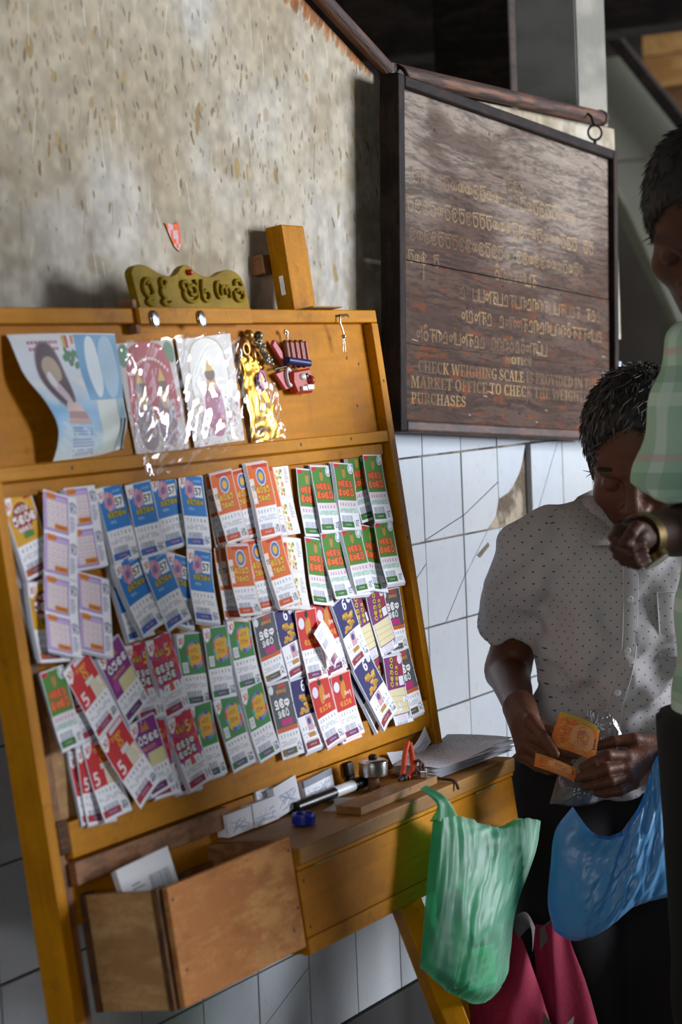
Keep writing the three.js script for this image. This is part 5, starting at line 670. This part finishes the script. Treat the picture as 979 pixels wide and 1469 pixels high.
function hairMesh(F, len, strands, s) {   // cap of hair with tufts laid along it
  const base = meshField((q) => hairField(q, len), [-0.1, -0.09, -0.13], [0.1, 0.155, 0.11], 0.006), p = base.attributes.position, nn = base.attributes.normal, list = []; seed = s;
  for (let i = 0; i < strands; i++) {
    const k = Math.floor(rnd() * p.count), a = V3().fromBufferAttribute(p, k), n = V3().fromBufferAttribute(nn, k), swirl = V3(-n.z * 0.3 + rr(-0.3, 0.3), -0.35 + rr(-0.2, 0.3), 0.5 + rr(-0.3, 0.3)); swirl.addScaledVector(n, -swirl.dot(n)).normalize();
    const L = rr(0.012, 0.024), tip = a.clone().addScaledVector(swirl, L).addScaledVector(n, rr(0.001, 0.005)), root = a.clone().addScaledVector(n, -0.001); list.push(rod(root.toArray(), tip.toArray(), 0.0017, 0.0004, 4));
  }
  for (const g of [base, ...list]) g.applyMatrix4(F.m); return { base, list };
}
const skinMat = (c) => std({ color: c, roughness: 0.52, specularIntensity: 0.5, bumpMap: grain, bumpScale: 0.0006 });
function hand(palm, fingers, thumb, r = 0.0088) {   // palm: list of limbs; fingers: knuckle, middle, end, tip
  const f = (p) => { let d = 1; for (const [a, b, r0, r1] of palm) d = smin(d, cap(p, a, b, r0, r1), 0.014); for (const c of fingers) d = smin(d, chain(p, c, [r * 1.08, r, r * 0.92, r * 0.78], 0.003), 0.0035); return smin(d, chain(p, thumb, [r * 1.5, r * 1.15, r * 1.0, r * 0.85], 0.004), 0.006); };
  const all = [...palm.flatMap((q) => [q[0], q[1]]), ...fingers.flat(), ...thumb], lo = [0, 1, 2].map((d) => Math.min(...all.map((q) => q[d])) - 0.034), hi = [0, 1, 2].map((d) => Math.max(...all.map((q) => q[d])) + 0.034); return meshField(f, lo, hi, 0.003);
}
const along = (a, b, t) => [mix(a[0], b[0], t), mix(a[1], b[1], t), mix(a[2], b[2], t)];

// ---- the seller, sitting and counting notes
{
  const P = thing('person', 'man in white dotted short sleeved shirt sitting and counting orange notes', 'person', [-0.083, 0, 0.376]); P.rotation.y = FACE;
  const skin = skinMat(0x5c3827), F = headFrame([0.052, 1.199, 0.045], -0.32, 0.4, 0.04, 1.08);
  const shR = [-0.112, 1.04, -0.02], elR = [-0.163, 0.845, -0.09], wrR = [-0.163, 0.818, 0.125], shL = [0.165, 1.03, -0.02], elL = [0.185, 0.8, -0.03], wrL = [0.05, 0.752, 0.195];
  const body = (p) => { let d = cap(p, [0.02, 0.98, -0.02], [0.005, 0.66, -0.01], 0.1, 0.11, 0.8); d = smin(d, cap(p, shR, shL, 0.05, 0.05), 0.03); d = smin(d, cap(p, [0.03, 1.03, -0.02], [0.04, 1.15, 0.02], 0.056, 0.052), 0.03); d = smin(d, chain(p, [shR, elR, wrR], [0.046, 0.037, 0.025], 0.012), 0.02); d = smin(d, chain(p, [shL, elL, wrL], [0.046, 0.037, 0.025], 0.012), 0.02); return d; };
  const head = meshField(headField, [-0.1, -0.14, -0.12], [0.1, 0.14, 0.14], 0.0045); head.applyMatrix4(F.m);
  const hR = hand([[wrR, along(wrR, [-0.155, 0.79, 0.2], 0.6), 0.025, 0.022], [wrR, [-0.15, 0.803, 0.2], 0.018, 0.0105], [wrR, [-0.155, 0.786, 0.206], 0.018, 0.0105], [wrR, [-0.161, 0.769, 0.204], 0.018, 0.01], [wrR, [-0.167, 0.754, 0.197], 0.017, 0.0095]],
    [[[-0.15, 0.803, 0.2], [-0.122, 0.795, 0.226], [-0.102, 0.784, 0.236], [-0.088, 0.777, 0.24]], [[-0.155, 0.786, 0.206], [-0.126, 0.774, 0.234], [-0.104, 0.765, 0.242], [-0.09, 0.76, 0.243]], [[-0.161, 0.769, 0.204], [-0.134, 0.757, 0.23], [-0.114, 0.75, 0.238], [-0.1, 0.747, 0.239]], [[-0.167, 0.754, 0.197], [-0.146, 0.742, 0.22], [-0.13, 0.737, 0.229], [-0.118, 0.736, 0.231]]],
    [[-0.163, 0.81, 0.155], [-0.153, 0.81, 0.205], [-0.138, 0.79, 0.25], [-0.124, 0.768, 0.266]]);
  const hL = hand([[wrL, along(wrL, [-0.01, 0.74, 0.25], 0.6), 0.025, 0.021], [wrL, [-0.014, 0.757, 0.252], 0.018, 0.0105], [wrL, [-0.018, 0.743, 0.259], 0.018, 0.0105], [wrL, [-0.014, 0.729, 0.259], 0.018, 0.01], [wrL, [-0.005, 0.716, 0.252], 0.017, 0.0095]],
    [[[-0.014, 0.757, 0.252], [-0.046, 0.763, 0.272], [-0.068, 0.755, 0.277], [-0.084, 0.748, 0.275]], [[-0.018, 0.743, 0.259], [-0.05, 0.744, 0.282], [-0.074, 0.738, 0.284], [-0.09, 0.733, 0.28]], [[-0.014, 0.729, 0.259], [-0.044, 0.726, 0.28], [-0.067, 0.722, 0.28], [-0.082, 0.719, 0.274]], [[-0.005, 0.716, 0.252], [-0.03, 0.709, 0.27], [-0.05, 0.707, 0.27], [-0.062, 0.706, 0.265]]],
    [[0.03, 0.768, 0.215], [0.0, 0.778, 0.232], [-0.032, 0.778, 0.238], [-0.056, 0.772, 0.238]]);
  part('body', uvm(merge([meshField(body, [-0.24, 0.52, -0.16], [0.26, 1.2, 0.24], 0.011), head, hR, hL]), 0.2), skin, P);
  const { base, list } = hairMesh(F, 0.004, 1500, 61); const hair = part('hair', base, std({ color: 0x14120f, roughness: 0.6 }), P); part('hair_tufts', list.filter((_, i) => i % 3), std({ color: 0x1d1a18, roughness: 0.45 }), hair).userData.kind = 'stuff'; part('grey_tufts', list.filter((_, i) => i % 3 === 0), std({ color: 0x5a5854, roughness: 0.5 }), hair, 'greying strands').userData.kind = 'stuff';
  const face = (g) => g.applyMatrix4(F.m);
  part('moustache', face(meshField((q) => smin(cap(q, [0, -0.056, 0.1], [-0.03, -0.066, 0.082], 0.0075, 0.004), cap(q, [0, -0.056, 0.1], [0.03, -0.066, 0.082], 0.0075, 0.004), 0.004), [-0.045, -0.085, 0.06], [0.045, -0.035, 0.12], 0.003)), std({ color: 0x1a1613, roughness: 0.8 }), P);
  part('eyebrows', face(merge([-1, 1].map((s) => { const g = new THREE.CapsuleGeometry(0.0035, 0.026, 3, 6); g.rotateZ(Math.PI / 2 + s * 0.12); g.translate(s * 0.031, 0.024, 0.09); return g; }))), std({ color: 0x191512, roughness: 0.8 }), P);
  // shirt
  const dots = canvasTex(128, 128, (c) => { c.fillStyle = '#aeaaab'; c.fillRect(0, 0, 128, 128); c.fillStyle = '#3c3a44'; for (const [x, y] of [[32, 32], [96, 96]]) { c.beginPath(); c.ellipse(x, y, 8, 8, 0, 0, 6.3); c.fill(); } }); dots.wrapS = dots.wrapT = THREE.RepeatWrapping;
  const cloth = std({ map: dots, roughness: 0.85, sheen: 0.2, sheenRoughness: 0.6 });
  const sleeve = (p, a, b, r0, r1, at) => { const l = Math.hypot(b[0] - a[0], b[1] - a[1], b[2] - a[2]), n = [0, 1, 2].map((d) => (b[d] - a[d]) / l), along2 = (p[0] - a[0]) * n[0] + (p[1] - a[1]) * n[1] + (p[2] - a[2]) * n[2]; return smax(cap(p, a, b, r0, r1), along2 - at, 0.004); };
  const fold = (p) => 0.0034 * Math.sin(p[1] * 62 + p[0] * 46 + 2 * Math.sin(p[0] * 21)) * sm(1.06, 0.86, p[1]) + 0.0028 * Math.sin(p[0] * 88 - p[1] * 37 + Math.sin(p[1] * 27) * 2) + 0.007 * Math.sin(p[1] * 33 + p[0] * 30 + 1.3) * sm(0.98, 0.84, p[1]) * sm(0.1, -0.06, p[0]);
  const shirtTorso = (p) => { let d = cap(p, [0.022, 0.985, -0.012], [0.012, 0.88, 0.0], 0.127, 0.124, 0.86); d = smin(d, cap(p, [0.012, 0.88, 0.0], [0.008, 0.72, 0.012], 0.124, 0.134, 0.92), 0.04); d = smin(d, cap(p, [-0.088, 1.035, -0.02], [0.15, 1.03, -0.02], 0.066, 0.066), 0.045); d = smin(d, cap(p, [-0.05, 1.075, -0.018], [0.11, 1.07, -0.018], 0.05, 0.05), 0.04); d = smax(d, 0.668 - p[1] + 0.01 * Math.sin(p[0] * 18), 0.006); const v = cap(p, [0.035, 1.0, 0.035], [0.045, 1.2, 0.03], 0.0, 0.075, 1.15); return smax(d, -v, 0.01); };
  const shirt = (p) => { let d = shirtTorso(p); d = smin(d, sleeve(p, shR, elR, 0.07, 0.055, 0.135), 0.022); d = smin(d, sleeve(p, shL, elL, 0.07, 0.058, 0.15), 0.022); const bag = d > -0.02 && d < 0.03 ? 0.011 * (ridge(p[0] * 9 + p[2] * 7 + p[1] * 5, p[1] * 13 - p[0] * 6, 731) - 0.3) * sm(1.06, 0.93, p[1]) + 0.004 * ridge(p[0] * 16 - p[2] * 9, p[1] * 12 + p[2] * 6, 735) : 0; return d + fold(p) - bag; };
  const top = part('shirt', wrapUv(meshField(shirt, [-0.26, 0.64, -0.2], [0.28, 1.18, 0.2], 0.0072), 0.02, -0.02, 0.13, 0.019, [[(x) => x < -0.1, -0.135, -0.05, 0.062], [(x) => x > 0.145, 0.18, -0.03, 0.062]]), cloth, P);
  // collar, button band, pocket
  const clad = (pts, off = 0.0025) => pts.map(([x, y]) => { let z = 0.2; for (let i = 0; i < 400 && shirt([x, y, z]) > 0; i++) z -= 0.001; return [x, y, z + off]; });
  const plain = std({ color: 0xbdb9ba, roughness: 0.85 });
  const band = (x0, x1, ys, mat, nm, th) => { const n = ys.length - 1, xs = (k) => x0[k], g = coons(clad(ys.map((y, k) => [x0[k], y])).map((p) => p), clad(ys.map((y, k) => [x1[k], y])), [clad([[x0[0], ys[0]]])[0], clad([[x1[0], ys[0]]])[0]], [clad([[x0[n], ys[n]]])[0], clad([[x1[n], ys[n]]])[0]], 36, 3, (s, t) => [0, 0, th * Math.sin(Math.PI * t)], [19, 1.2]); return part(nm, g, mat, top); };
  const ys = [1.05, 1.0, 0.95, 0.9, 0.86, 0.82, 0.78, 0.74, 0.69], xb = [0.022, 0.02, 0.016, 0.01, 0.0, -0.012, -0.02, -0.024, -0.026];
  band(xb.map((x) => x - 0.011), xb.map((x) => x + 0.012), ys, cloth, 'button_band', 0.002); part('band_edge', tube(clad(ys.map((y, k) => [xb[k] - 0.011, y]), 0.0025), 0.0012, 40, 5), plain, top); part('band_edge', tube(clad(ys.map((y, k) => [xb[k] + 0.012, y]), 0.002), 0.0008, 40, 5), plain, top);
  for (const [x, y] of [[0.018, 0.978], [0.008, 0.9], [-0.01, 0.835], [-0.022, 0.775]]) { const c = clad([[x, y]], 0.0045)[0]; part('button', lathe([[0, 0.0006], [0.0032, 0.0006], [0.0042, 0.0018], [0.0052, 0.0012], [0.0052, 0], [0, 0]], 14).rotateX(Math.PI / 2).translate(...c), std({ color: 0xdcdce0, roughness: 0.25 }), top); }
  const pk = (y) => clad([0.062, 0.09, 0.12].map((x) => [x, y]), 0.004), kp = (x, a, b) => clad([a, (a + b) / 2, b].map((y) => [x, y]), 0.004); part('pocket', coons(pk(0.985), pk(0.885), kp(0.062, 0.985, 0.885), kp(0.12, 0.985, 0.885), 12, 12, null, [3.2, 5.2]), cloth, top); part('pocket_edge', tube(pk(0.985), 0.0013, 10, 5), plain, top); part('pocket_edge', tube(kp(0.062, 0.985, 0.885), 0.0012, 10, 5), plain, top);
  const wing = (a, b, c, d) => coons([a, b], [d, c], [a, along(a, d, 0.5), d], [b, along(b, c, 0.5), c], 8, 8, (s, t) => [0, 0, 0.008 * Math.sin(Math.PI * t)], [6, 2.6]);
  for (const g of [wing([-0.045, 1.135, -0.01], [0.012, 1.066, 0.112], [-0.042, 1.066, 0.118], [-0.082, 1.108, 0.04]), wing([0.115, 1.13, -0.01], [0.036, 1.066, 0.112], [0.082, 1.058, 0.116], [0.142, 1.1, 0.04]), wing([-0.045, 1.135, -0.01], [0.0, 1.15, -0.05], [0.0, 1.1, -0.06], [-0.08, 1.106, 0.0])]) part('collar', g, cloth, top);
  // trousers
  const leg = (p, s) => chain(p, [[s * 0.075, 0.66, -0.02], [s * 0.085 - 0.01, 0.44, 0.13], [s * 0.09, 0.06, 0.06]], [0.1, 0.088, 0.076], 0.02), trouser = (p) => smin(smin(cap(p, [-0.05, 0.68, -0.01], [0.06, 0.68, -0.01], 0.115, 0.115, 0.9), leg(p, -1), 0.03), leg(p, 1), 0.03);
  part('trousers', uvm(meshField((p) => smax(trouser(p), p[1] - 0.715, 0.004), [-0.24, 0, -0.16], [0.24, 0.74, 0.26], 0.012), 0.3), std({ color: 0x0d0c0e, roughness: 0.9 }), P);
  for (const s of [-1, 1]) part('shoe', meshField((p) => smax(cap(p, [s * 0.1, 0.035, 0.04], [s * 0.11, 0.03, 0.2], 0.045, 0.036), 0.002 - p[1], 0.004), [s * 0.1 - 0.08, 0, -0.03], [s * 0.1 + 0.08, 0.1, 0.26], 0.008), M.black, P);
  // stool he sits on
  const st = thing('wooden_stool', 'dark wooden stool under the man in the dotted shirt', 'stool', [-0.083, 0, 0.376]); st.rotation.y = FACE;
  part('seat', bx(-0.15, 0.15, 0.535, 0.56, -0.2, 0.02, 0.006), M.darkWood, st); for (const [x, z] of [[-0.13, -0.18], [0.13, -0.18], [-0.13, 0.0], [0.13, 0.0]]) part('leg', bx(x - 0.015, x + 0.015, 0, 0.534, z - 0.015, z + 0.015, 0.003), M.darkWood, st);

  // what he holds
  const note = canvasTex(256, 128, (c, w, h) => { c.fillStyle = '#d9782e'; c.fillRect(0, 0, w, h); for (let i = 0; i < 90; i++) { c.fillStyle = ['#e08a42', '#c9602a', '#e2a25e', '#d2b04a'][i % 4]; c.globalAlpha = 0.5; c.fillRect(hash(i, 1, 701) * w, hash(i, 2, 702) * h, 26, 7); } c.globalAlpha = 1; c.globalAlpha = 0.7; c.fillStyle = '#e2ac7c'; c.beginPath(); c.ellipse(156, 64, 66, 46, 0, 0, 6.3); c.fill(); c.globalAlpha = 0.75; c.strokeStyle = '#b8563a'; c.lineWidth = 3; for (let i = 0; i < 9; i++) { c.beginPath(); c.arc(140 + i * 4, 52 + (i % 3) * 6, 16 + (i % 4) * 3, i, i + 2.2); c.stroke(); } c.fillStyle = '#c4684a'; c.beginPath(); c.ellipse(146, 50, 20, 8, -0.5, 0, 6.3); c.fill(); for (let i = 0; i < 4; i++) c.fillRect(112, 84 + i * 7, 50 + hash(i, 4, 703) * 30, 2.5); c.globalAlpha = 1; c.fillStyle = '#b9a03a'; c.fillRect(0, 0, w, 12); c.fillStyle = '#3a2418'; c.save(); c.translate(238, 92); c.rotate(-Math.PI / 2); c.font = 'bold 26px sans-serif'; c.fillText('100', 0, 0); c.restore(); c.globalAlpha = 0.55; c.fillStyle = '#b8481e'; for (let i = 0; i < 9; i++) c.fillRect(24 + hash(i, 6, 704) * 24, 16 + i * 10, 26, 6); c.globalAlpha = 1; });
  const nm = std({ map: note, roughness: 0.7 }), ng = 'banknotes in the seated man hands';
  const notes = [[[-0.109, 0.826, 0.25], [-0.054, 0.798, 0.252], [-0.063, 0.754, 0.256], [-0.124, 0.778, 0.25], 'uppermost orange 100 banknote of the fan held upright'], [[-0.113, 0.824, 0.246], [-0.059, 0.796, 0.247], [-0.068, 0.753, 0.25], [-0.128, 0.776, 0.246], 'orange banknote just behind the uppermost one of the fan'], [[-0.112, 0.828, 0.243], [-0.056, 0.803, 0.244], [-0.066, 0.756, 0.246], [-0.13, 0.78, 0.242], 'rear orange banknote of the upright fan'], [[-0.152, 0.768, 0.252], [-0.093, 0.744, 0.268], [-0.096, 0.73, 0.276], [-0.155, 0.755, 0.262], 'orange banknote lying flat below the upright fan'], [[-0.15, 0.764, 0.249], [-0.092, 0.739, 0.264], [-0.098, 0.725, 0.272], [-0.156, 0.749, 0.258], 'second flat orange banknote below the upright fan']];
  for (const [a, b, c, d, label] of notes) { const G = thing('banknote', label, 'banknote', [-0.083, 0, 0.376], ng); G.rotation.y = FACE; part('note', coons([a, b], [d, c], [a, d], [b, c], 12, 6, (s, t) => [0, 0.003 * Math.sin(s * 3), 0.004 * Math.sin(s * Math.PI)]), nm, G); }
  const held = (name, label, cat) => { const G = thing(name, label, cat, [-0.083, 0, 0.376]); G.rotation.y = FACE; return G; };
  const cb = held('clear_plastic_bag', 'small clear plastic bag behind the orange banknotes', 'plastic bag'); part('film', puff([[-0.075, 0.82, 0.215], [-0.045, 0.826, 0.215], [-0.02, 0.8, 0.215]], [[-0.06, 0.735, 0.218], [-0.03, 0.735, 0.218], [-0.006, 0.752, 0.218]], [[-0.075, 0.82, 0.215], [-0.06, 0.735, 0.218]], [[-0.02, 0.8, 0.215], [-0.006, 0.752, 0.218]], 26, 26, 0.008, 0.004, 711), film({ roughness: 0.1, color: 0xf0f2f6 }), cb);
  const pc = held('grey_pouch', 'shiny grey plastic pouch hanging below the banknotes', 'pouch'); part('film', puff([[-0.118, 0.73, 0.235], [-0.085, 0.722, 0.24], [-0.05, 0.712, 0.235]], [[-0.132, 0.686, 0.235], [-0.09, 0.682, 0.24], [-0.058, 0.686, 0.235]], [[-0.118, 0.73, 0.235], [-0.132, 0.686, 0.235]], [[-0.05, 0.712, 0.235], [-0.058, 0.686, 0.235]], 26, 20, 0.016, 0.004, 715), std({ color: 0x5c5c64, roughness: 0.22, clearcoat: 0.7, clearcoatRoughness: 0.1 }), pc);
  const bb = held('blue_plastic_bag', 'blue plastic carrier bag hanging from the seated man wrist', 'plastic bag');
  const Z = 0.3, hd = [[-0.104, 0.694, Z], [-0.07, 0.65, Z], [-0.03, 0.655, Z], [0.005, 0.7, Z - 0.02], [0.03, 0.752, Z - 0.05], [0.062, 0.772, Z - 0.08]], ft = [[-0.138, 0.508, Z], [-0.112, 0.493, Z], [-0.07, 0.505, Z], [-0.025, 0.538, Z], [0.015, 0.55, Z], [0.06, 0.555, Z]], lf = [[-0.104, 0.694, Z], [-0.131, 0.659, Z], [-0.14, 0.606, Z], [-0.146, 0.55, Z], [-0.138, 0.508, Z]], rt = [[0.062, 0.772, Z - 0.08], [0.074, 0.724, Z - 0.05], [0.074, 0.661, Z - 0.02], [0.068, 0.598, Z], [0.06, 0.555, Z]];
  part('film', puff(hd, ft, lf, rt, 60, 44, 0.032, 0.008, 721, 0.4), std({ color: 0x58a6dc, transmission: 0.4, roughness: 0.45, thickness: 0, clearcoat: 0.5, clearcoatRoughness: 0.25 }), bb); part('handle', tube([[0.058, 0.77, Z - 0.08], [0.08, 0.782, 0.19], [0.1, 0.778, 0.15], [0.105, 0.75, 0.17], [0.078, 0.72, 0.24]], 0.008, 20, 6), std({ color: 0x58a6dc, roughness: 0.4, transmission: 0.3, thickness: 0 }), bb);
}
// ---- the customer standing closer, mostly outside the picture
{
  const P = thing('person', 'standing person in a pale green checked shirt leaning in with a raised forearm', 'person', [-0.561, 0, 0.713]); P.rotation.y = FACE;
  const skin = skinMat(0x4a2d20), F = headFrame([0.022, 1.53, -0.01], -0.5, 0.6, -0.1, 1.0);
  const sh = [0.02, 1.345, 0.0], el = [0.02, 1.125, -0.05], wr = [-0.098, 1.126, 0.12], sh2 = [0.32, 1.36, -0.06], el2 = [0.42, 1.12, -0.06], wr2 = [0.34, 1.0, 0.12];
  const body = (p) => { let d = cap(p, [0.15, 1.26, -0.04], [0.13, 0.9, -0.04], 0.13, 0.13, 0.75); d = smin(d, cap(p, sh, sh2, 0.05, 0.05), 0.03); d = smin(d, cap(p, [0.12, 1.36, -0.05], [0.04, 1.48, -0.03], 0.06, 0.055), 0.03); d = smin(d, chain(p, [sh, el, wr], [0.05, 0.042, 0.028], 0.012), 0.02); d = smin(d, chain(p, [sh2, el2, wr2], [0.05, 0.042, 0.028], 0.012), 0.02); return d; };
  const head = meshField(headField, [-0.1, -0.14, -0.12], [0.1, 0.14, 0.14], 0.005); head.applyMatrix4(F.m);
  const h1 = hand([[wr, along(wr, [-0.128, 1.13, 0.18], 0.6), 0.027, 0.024], [wr, [-0.138, 1.15, 0.17], 0.018, 0.011], [wr, [-0.14, 1.135, 0.178], 0.018, 0.011], [wr, [-0.137, 1.12, 0.178], 0.018, 0.011], [wr, [-0.13, 1.106, 0.172], 0.017, 0.01]],
    [[[-0.138, 1.15, 0.17], [-0.15, 1.138, 0.2], [-0.132, 1.122, 0.212], [-0.114, 1.126, 0.206]], [[-0.14, 1.135, 0.178], [-0.15, 1.12, 0.206], [-0.13, 1.106, 0.214], [-0.112, 1.112, 0.208]], [[-0.137, 1.12, 0.178], [-0.145, 1.104, 0.202], [-0.126, 1.094, 0.208], [-0.11, 1.1, 0.202]], [[-0.13, 1.106, 0.172], [-0.136, 1.092, 0.192], [-0.12, 1.084, 0.198], [-0.106, 1.09, 0.192]]],
    [[-0.105, 1.145, 0.15], [-0.118, 1.155, 0.19], [-0.13, 1.145, 0.215], [-0.14, 1.13, 0.222]], 0.0095);
  { const q = h1.attributes.position; for (let i = 0; i < q.count; i++) q.setXYZ(i, wr[0] + (q.getX(i) - wr[0]) * 0.9, wr[1] + (q.getY(i) - 1.126) * 0.66, q.getZ(i)); }
  const h2 = hand([[wr2, [0.31, 0.95, 0.17], 0.026, 0.03]], [0, 1, 2, 3].map((k) => [[0.285 + k * 0.018, 0.925, 0.18], [0.283 + k * 0.018, 0.9, 0.2], [0.284 + k * 0.017, 0.88, 0.205], [0.286 + k * 0.016, 0.868, 0.2 - k * 0.002]]), [[0.3, 0.965, 0.17], [0.275, 0.95, 0.195], [0.268, 0.93, 0.21], [0.268, 0.915, 0.215]]);
  part('body', uvm(merge([meshField(body, [-0.14, 0.78, -0.2], [0.5, 1.56, 0.2], 0.012), head, h1, h2]), 0.2), skin, P);
  const { base, list } = hairMesh(F, 0.006, 900, 71); const hair = part('hair', base, std({ color: 0x171411, roughness: 0.7 }), P); part('hair_tufts', list, std({ color: 0x2a2623, roughness: 0.6 }), hair).userData.kind = 'stuff';
  const check = canvasTex(128, 128, (c) => { c.fillStyle = '#a3c9b1'; c.fillRect(0, 0, 128, 128); c.fillStyle = 'rgba(205,226,214,0.7)'; c.fillRect(0, 84, 128, 16); c.fillRect(84, 0, 14, 128); c.fillStyle = 'rgba(205,160,168,0.45)'; c.fillRect(0, 30, 128, 9); c.fillRect(28, 0, 8, 128); c.fillStyle = 'rgba(110,150,126,0.4)'; c.fillRect(0, 52, 128, 20); }); check.wrapS = check.wrapT = THREE.RepeatWrapping;
  const sleeve = (p, a, b, r0, r1, at) => { const l = Math.hypot(b[0] - a[0], b[1] - a[1], b[2] - a[2]), n = [0, 1, 2].map((d) => (b[d] - a[d]) / l), t = (p[0] - a[0]) * n[0] + (p[1] - a[1]) * n[1] + (p[2] - a[2]) * n[2]; return smax(cap(p, a, b, r0, r1), t - at, 0.004); };
  const shirt = (p) => { let d = cap(p, [0.15, 1.28, -0.04], [0.12, 0.86, -0.04], 0.15, 0.165, 0.85); d = smin(d, cap(p, [0.035, 1.345, -0.01], sh2, 0.06, 0.06), 0.04); d = smax(d, 0.848 - p[1], 0.005); d = smin(d, sleeve(p, [0.02, 1.35, 0.0], [-0.03, 1.13, -0.02], 0.066, 0.078, 0.19), 0.02); d = smin(d, sleeve(p, sh2, el2, 0.07, 0.075, 0.2), 0.02); d = smax(d, -cap(p, [0.1, 1.36, -0.02], [0.05, 1.5, 0.0], 0.03, 0.075), 0.01); return d + 0.003 * Math.sin(p[1] * 50 + p[0] * 60) + 0.003 * Math.sin(p[0] * 80 - p[1] * 30); };
  part('shirt', wrapUv(meshField(shirt, [-0.16, 0.82, -0.24], [0.54, 1.46, 0.18], 0.01), 0.13, -0.04, 0.15, 0.14), std({ map: check, roughness: 0.85 }), P);
  part('trousers', uvm(meshField((p) => { const leg = (s) => chain(p, [[0.12 + s * 0.08, 0.86, -0.04], [0.12 + s * 0.095, 0.48, -0.02], [0.12 + s * 0.1, 0.06, -0.04]], [0.105, 0.08, 0.065], 0.02); return smax(smin(leg(-1), leg(1), 0.03), p[1] - 0.875, 0.004); }, [-0.12, 0, -0.2], [0.36, 0.9, 0.14], 0.014), 0.3), std({ color: 0x0b0a0c, roughness: 0.9 }), P);
  for (const s of [-1, 1]) part('shoe', meshField((p) => smax(cap(p, [0.12 + s * 0.1, 0.035, -0.06], [0.12 + s * 0.11, 0.03, 0.11], 0.045, 0.036), 0.002 - p[1], 0.004), [0.12 + s * 0.1 - 0.08, 0, -0.13], [0.12 + s * 0.1 + 0.08, 0.1, 0.17], 0.009), M.black, P);
  const w = along(wr, el, -0.02), dir = V3(wr[0] - el[0], wr[1] - el[1], wr[2] - el[2]).normalize(), q = new THREE.Quaternion().setFromUnitVectors(V3(0, 1, 0), dir), put = (g) => g.applyQuaternion(q).translate(...w);
  const wt = thing('wrist_watch', 'gold coloured wrist watch on the raised forearm of the green shirted person', 'watch', [-0.561, 0, 0.713]); wt.rotation.y = FACE; const gold = std({ color: 0x6e5a34, metalness: 0.8, roughness: 0.4 });
  part('strap', put(new THREE.CylinderGeometry(0.031, 0.032, 0.018, 28, 1, true)), gold, wt); const cs = part('case', put(new THREE.CylinderGeometry(0.018, 0.018, 0.009, 24).rotateX(Math.PI / 2).translate(0, 0, 0.033)), gold, wt); part('dial', put(new THREE.CylinderGeometry(0.0155, 0.0155, 0.002, 24).rotateX(Math.PI / 2).translate(0, 0, 0.038)), std({ color: 0xb8b4a4, roughness: 0.3 }), cs);
}
shade(scene); renderer.render(scene, camera);
